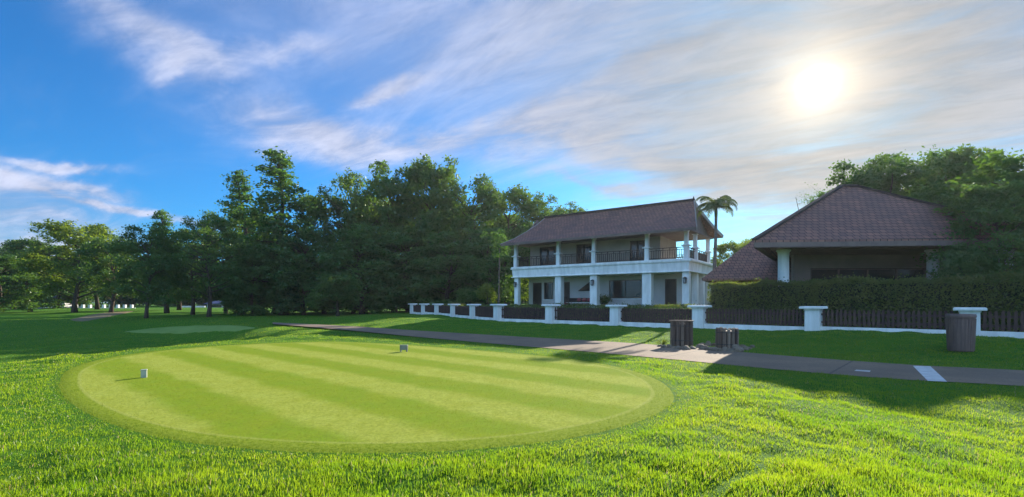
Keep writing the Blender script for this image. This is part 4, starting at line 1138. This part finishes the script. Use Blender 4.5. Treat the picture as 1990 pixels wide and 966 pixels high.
# ------------------------------------------------------------------ low house on the right
def low_house():
    ox, oy = 16.2, 23.0; gz = .75
    r = thing('low_house', 'single storey house with a wide dark hipped roof and round white columns', 'house', (ox, oy, gz), 0)
    def L(X, Y, Z): return (X-ox, Y-oy, Z-gz)
    m = MB(); m.box(-4.2, 7.5, -.6, 2.1, -1.2, 0); m.build('porch_floor', M['stone'], r)
    for px in (1522.5, 1813):
        x = at(px, 23.0)-ox; m = MB(); m.lathe(x, 0, [(.27,0),(.27,.05),(.25,.12),(.235,3.0),(.25,3.2),(.31,3.25),(.31,3.32)], 22); m.build('column', M['white'], r, True)
    x3 = 6.9; m = MB(); m.lathe(x3, 0, [(.27,0),(.25,.12),(.235,3.0),(.31,3.25),(.31,3.32)], 22); m.build('column', M['white'], r, True)
    # entablature
    m = MB(); m.box(-3.95, 7.3, -.32, .32, 3.32, 3.62); m.build('beam', M['soffit'], r)
    cl = [(-4.7,-1.2),(7.4,-1.2),(7.4,8.0),(at(1540,31)-ox,8.0)]; m = MB(); m.add([(x,y,3.622) for x,y in cl]+[(x,y,3.70) for x,y in cl], [(3,2,1,0),(4,5,6,7)]+[(k,(k+1)%4,(k+1)%4+4,k+4) for k in range(4)]); m.build('ceiling', M['soffit'], r)
    # wall with a wide dark opening
    a = at(1575, 25.2)-ox; b = at(1800, 25.2)-ox; y = 2.2
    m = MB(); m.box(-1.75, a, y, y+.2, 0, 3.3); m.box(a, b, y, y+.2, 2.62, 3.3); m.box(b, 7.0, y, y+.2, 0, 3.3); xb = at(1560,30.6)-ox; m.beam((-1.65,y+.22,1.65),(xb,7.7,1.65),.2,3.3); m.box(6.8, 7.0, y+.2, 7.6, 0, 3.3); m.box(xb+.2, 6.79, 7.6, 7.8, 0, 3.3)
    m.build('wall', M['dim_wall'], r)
    f = MB(); f.box(a, a+.08, y+.04, y+.14, 0, 2.62); f.box(b-.08, b, y+.04, y+.14, 0, 2.62); f.box(a+.08, b-.08, y+.04, y+.14, 2.54, 2.62)
    for k in range(1, 4):
        xx = a+(b-a)*k/4; f.box(xx-.04, xx+.04, y+.04, y+.14, 0, 2.54)
    w = f.build('window', M['frame'], r); p = MB(); p.box(a+.05, b-.05, y+.08, y+.10, .02, 2.58); p.build('pane', M['glass'], w)
    # main roof
    V = [L(at(1466,21.2),21.2,4.28), L(23.9,21.2,4.42), L(23.9,31.5,4.5), L(at(1512,31.5),31.5,4.4), L(at(1636,26),26.0,H+(HY-362)/F*26), L(at(1664,26.3),26.3,H+(HY-362)/F*26.3-.01)]
    solid_roof('roof', M['roof2'], r, V, [(0,1,5,4),(1,2,5),(2,3,4,5),(3,0,4)], .14)
    m = MB()
    for i, j in ((0,4),(1,5),(4,5),(3,4),(2,5)): m.beam(Vector(V[i])+Vector((0,0,.04)), Vector(V[j])+Vector((0,0,.04)), .22, .1)
    m.build('ridge_cap', M['roof'], r)
    m = MB()
    for i, j in ((0,1),(1,2),(3,0)): m.beam(Vector(V[i])-Vector((0,0,.2)), Vector(V[j])-Vector((0,0,.2)), .05, .22)
    m.build('fascia', M['soffit'], r)
    # low linking wing to the left
    Yw = 29.0; zw = H+(HY-541)/F*Yw
    V2 = [L(at(1364,Yw),Yw,zw), L(at(1560,Yw-1),Yw-1,zw), L(at(1560,35),35,zw), L(at(1388,35),35,zw), L(at(1470,32),32,H+(HY-461)/F*32), L(at(1540,32),32,H+(HY-459)/F*32)]
    solid_roof('wing_roof', M['roof2'], r, V2, [(0,1,5,4),(1,2,5),(2,3,4,5),(3,0,4)], .13)
    m = MB(); a0 = at(1400,30.0)-ox; m.box(a0, at(1540,30.0)-ox, 7.0, 7.2, -.3, zw-gz-.15); m.build('wing_wall', M['frame'], r)
    return r
low_house()

# ------------------------------------------------------------------ log bins, stones, bin, tee markers
def log_bin(px, py, w_px, top_py, label, seed, rim):
    x, y = ground_at(px, py); gz = float(height(x, y)); h = (py-top_py)/F*y; rad = w_px/F*y/2-.085; g = np.random.RandomState(seed)
    r = thing('log_planter', label, 'log planter', (x, y+rad*.6, gz), g.uniform(0, 1))
    n = 14
    for k in range(n):
        a = 2*math.pi*k/n; m = MB(); rr = .060+g.uniform(-.008,.008); hh = h*(1+g.uniform(-.035,.02)); bx, by = rad*math.cos(a), rad*math.sin(a)
        pts = [(bx+g.normal(0,.004), by+g.normal(0,.004), z) for z in (-.1, hh*.3, hh*.6, hh*.93, hh)]
        m.tube(pts, [rr*1.03, rr, rr*.98, rr*.95, rr*.8], 9); m.build('log', M['log'], r, False)
    m = MB(); m.lathe(0, 0, [(rad-.06,-.05),(rad-.06,h*.86)], 20); m.build('liner', M['dark_wood'], r, True)
    if rim:
        m = MB(); m.lathe(0, 0, [(rad-.03,h*.965),(rad+.085,h*.965),(rad+.09,h*1.0),(rad-.02,h*1.0),(rad-.03,h*.965)], 24, False); m.build('rim', M['log'], r, True)
    for z in (.22, .78):
        m = MB(); m.lathe(0, 0, [(rad+.058,h*z),(rad+.066,h*z+.012),(rad+.058,h*z+.024)], 24, False); m.build('band', M['black'], r, True)
    return x, y+rad*.6, rad
b1 = log_bin(1328.5, 673, 46, 623, 'taller ring of upright logs beside the path, with a flat rim', 1, True)
b2 = log_bin(1417.5, 679, 46, 638, 'shorter ring of upright logs beside the path, without a rim', 2, False)

def stone_mesh(seed):
    import bmesh
    bm = bmesh.new(); bmesh.ops.create_icosphere(bm, subdivisions=3, radius=1.0); g = np.random.RandomState(seed)
    ks = g.normal(0, 1, (7, 3)); ph = g.uniform(0, 6, 7)
    for v in bm.verts:
        c = np.array(v.co); d = 1+sum(.09*math.sin(float(k @ c)*2.0+p) for k, p in zip(ks, ph)); v.co = Vector((c[0]*d, c[1]*d*.8, c[2]*d*.55))
    me = bpy.data.meshes.new('stone'); bm.to_mesh(me); bm.free(); me.materials.append(M['stone']); me.polygons.foreach_set('use_smooth', [True]*len(me.polygons)); return me
STM = [stone_mesh(s) for s in range(6)]
stones_px = [(1290,676,9),(1302,676,8),(1318,678,10),(1334,680,12),(1347,679,8),(1358,676,9),(1367,679,15),(1378,681,9),(1389,682,12),(1399,683,9),(1408,683,10),(1420,684,10),(1433,684,18),(1446,680,10),(1453,678,8),
             (1376,671,11),(1362,671,8),(1388,672,9),(1462,676,7),(1283,674,7),(1443,675,9),(1310,671,7)]
g = np.random.RandomState(8)
for i, (px, py, s) in enumerate(stones_px):
    x, y = ground_at(px, py); o = link('stone', STM[i % 6]); sc = s/F*y*.78
    o.location = (x, y, float(height(x, y))+sc*.28); o.rotation_euler = (g.normal(0,.2), g.normal(0,.2), g.uniform(0,6)); o.scale = (sc, sc*g.uniform(.8,1.1), sc*g.uniform(.8,1.2))
    if px < 1352: tag(o, 'grey stone edging the foot of the taller log ring', 'stone', 'stones at the taller log ring')
    elif px < 1392: tag(o, 'grey stone lying between the two log rings', 'stone', 'stones between the log rings')
    else: tag(o, 'grey stone edging the foot of the shorter log ring', 'stone', 'stones at the shorter log ring')

def agave():
    x, y = ground_at(1292, 671); gz = float(height(x, y)); r = thing('spiky_plant', 'small spiky plant left of the taller log ring', 'plant', (x, y+.2, gz)); g = np.random.RandomState(2); m = MB()
    for k in range(22):
        a = g.uniform(0, 6.28); e = R(g.uniform(20, 75)); L = g.uniform(.22,.42); d = np.array([math.cos(a)*math.cos(e), math.sin(a)*math.cos(e), math.sin(e)]); s = np.array([-math.sin(a), math.cos(a), 0])*.022
        m.add([-s, s, d*L*.6+s*.8, d*L-np.array([0,0,L*.12]), d*L*.6-s*.8], [(0,1,2,3,4)])
    m.build('leaves', M['hedge'], r)
agave()

def litter_bin():
    x, y = ground_at(1867, 681); gz = float(height(x, y))
    r = thing('litter_bin', 'brown round litter bin in front of the right white pier', 'bin', (x, y, gz))
    w = 43/F*y/2; h = (681-609)/F*y
    m = MB(); m.lathe(0, 0, [(w*.88,0),(w*.9,.04),(w*.97,h*.5),(w,h*.9)], 30)
    m.build('body', M['bin'], r, True)
    for k in range(26):
        a = 2*math.pi*k/26; m2 = None
    m = MB()
    for k in range(26):
        a = 2*math.pi*k/26; c, s = math.cos(a), math.sin(a); m.beam((c*w*.91,s*w*.91,.03),(c*w*1.015,s*w*1.015,h*.88), .05, .02, (c,s,0))
    m.build('slats', M['bin'], r)
    m = MB(); m.lathe(0, 0, [(w*1.05,h*.9),(w*1.08,h*.95),(w*1.02,h),(w*.75,h),(w*.72,h*.93)], 30, False); m.build('rim', M['bin'], r, True)
litter_bin()

def tee_marker():
    x, y = ground_at(280, 735); r = thing('tee_marker', 'small upright white tee marker on the left of the mown tee', 'tee marker', (x, y, float(height(x, y))+.014), .5)
    m = MB(); m.box(-.05,.05,-.05,.05,-.03,.15); m.build('block', M['marker'], r, bevel=.006)
    m = MB(); m.box(-.056,.056,-.056,.056,.1503,.172); m.build('top', M['marker'], r, bevel=.006)
    x, y = ground_at(785, 684.5); r = thing('tee_marker', 'small grey tee sign at the far edge of the mown tee', 'tee marker', (x, y, float(height(x, y))+.014), -.15)
    m = MB(); m.box(-.13,.13,-.035,.035,.06,.21); m.build('plate', M['grey_marker'], r, bevel=.006)
    m = MB(); m.box(-.135,.135,-.041,.041,.2103,.222); m.build('top', M['marker'], r, bevel=.004)
    for s in (-.1,.1):
        m = MB(); m.box(s-.02,s+.02,-.02,.02,-.03,.0597); m.build('leg', M['grey_marker'], r)
tee_marker()

# ------------------------------------------------------------------ far buildings and walls on the left
def far_building(px, Y, w_px, top_py, eave_py, base_py, label, roof, name='far_house'):
    x = at(px, Y); gz = H-(base_py-HY)/F*Y; W = w_px/F*Y/2; ze = H+(HY-eave_py)/F*Y-gz; zt = H+(HY-top_py)/F*Y-gz
    r = thing(name, label, 'building', (x, Y, gz)); D = 5.0
    m = MB(); m.box(-W, W, 0, D, -1, ze); m.build('wall', M['far_white'], r)
    V = [(-W-.5,-.6,ze),(W+.5,-.6,ze),(W+.5,D+.6,ze),(-W-.5,D+.6,ze),(-W*.5,D/2,zt),(W*.5,D/2,zt)]
    o = solid_roof('roof', roof, r, V, [(0,1,5,4),(1,2,5),(2,3,4,5),(3,0,4)], .15)
    f = MB(); a, b = -W*.62, W*.1; z0, z1 = ze*.35, ze*.8; f.box(a, b, -.06, -.002, z0, z1); wn = f.build('window', M['glass'], r)
    f = MB(); f.box(W*.4, W*.75, -.05, -.003, 0, ze*.8); f.build('door', M['door'], r)
    return r
far_building(104, 118, 42, 574, 585, 600, 'small white building with one dark window under the far left trees', M['far_roof'])
far_building(428, 122, 52, 583, 590, 601, 'low white building with a blue roof behind the left tree trunks', M['far_blue'])
def far_wall(px0, px1, Y, top_py, base_py, label, posts=0, n=1):
    x0, x1 = at(px0, Y), at(px1, Y); gz = H-(base_py-HY)/F*Y; zt = (base_py-top_py)/F*Y
    r = thing('boundary_wall', label, 'wall', (x0, Y, gz)); m = MB(); m.box(0, x1-x0, 0, .25, -.6, zt); m.build('coping', M['far_white'], r) if False else None
    m.build('wall_run', M['far_white'], r)
    k = posts
    for i in range(k):
        xx = (x1-x0)*(i+.5)/k; p = MB(); p.box(xx-.25, xx+.25, -.13, .38, -.6, zt+.7); p.build('pier', M['far_white'], r)
far_wall(345, 398, 125, 594.5, 600.5, 'sunlit cream wall seen between the left tree trunks', 0)
far_wall(52, 84, 112, 597.5, 599.5, 'low white wall with short piers left of the far white building', 4)
far_wall(140, 262, 110, 598.2, 599.6, 'long low white wall with short piers behind the left trunks', 9)

# ------------------------------------------------------------------ moist morning air
def haze():
    m = bpy.data.materials.new('haze_air'); m.use_nodes = True; t = NT(m.node_tree); t.N.clear()
    out = t.node('ShaderNodeOutputMaterial'); v = t.node('ShaderNodeVolumePrincipled')
    v.inputs['Color'].default_value = C(.86,.92,1.0); v.inputs['Density'].default_value = .00020; v.inputs['Anisotropy'].default_value = .5
    t.L.new(v.outputs[0], out.inputs['Volume'])
    b = MB(); b.box(-1600, 1600, -400, 2600, -3.0, 32.0); o = b.build('haze', m); tag(o, kind='stuff')
haze()
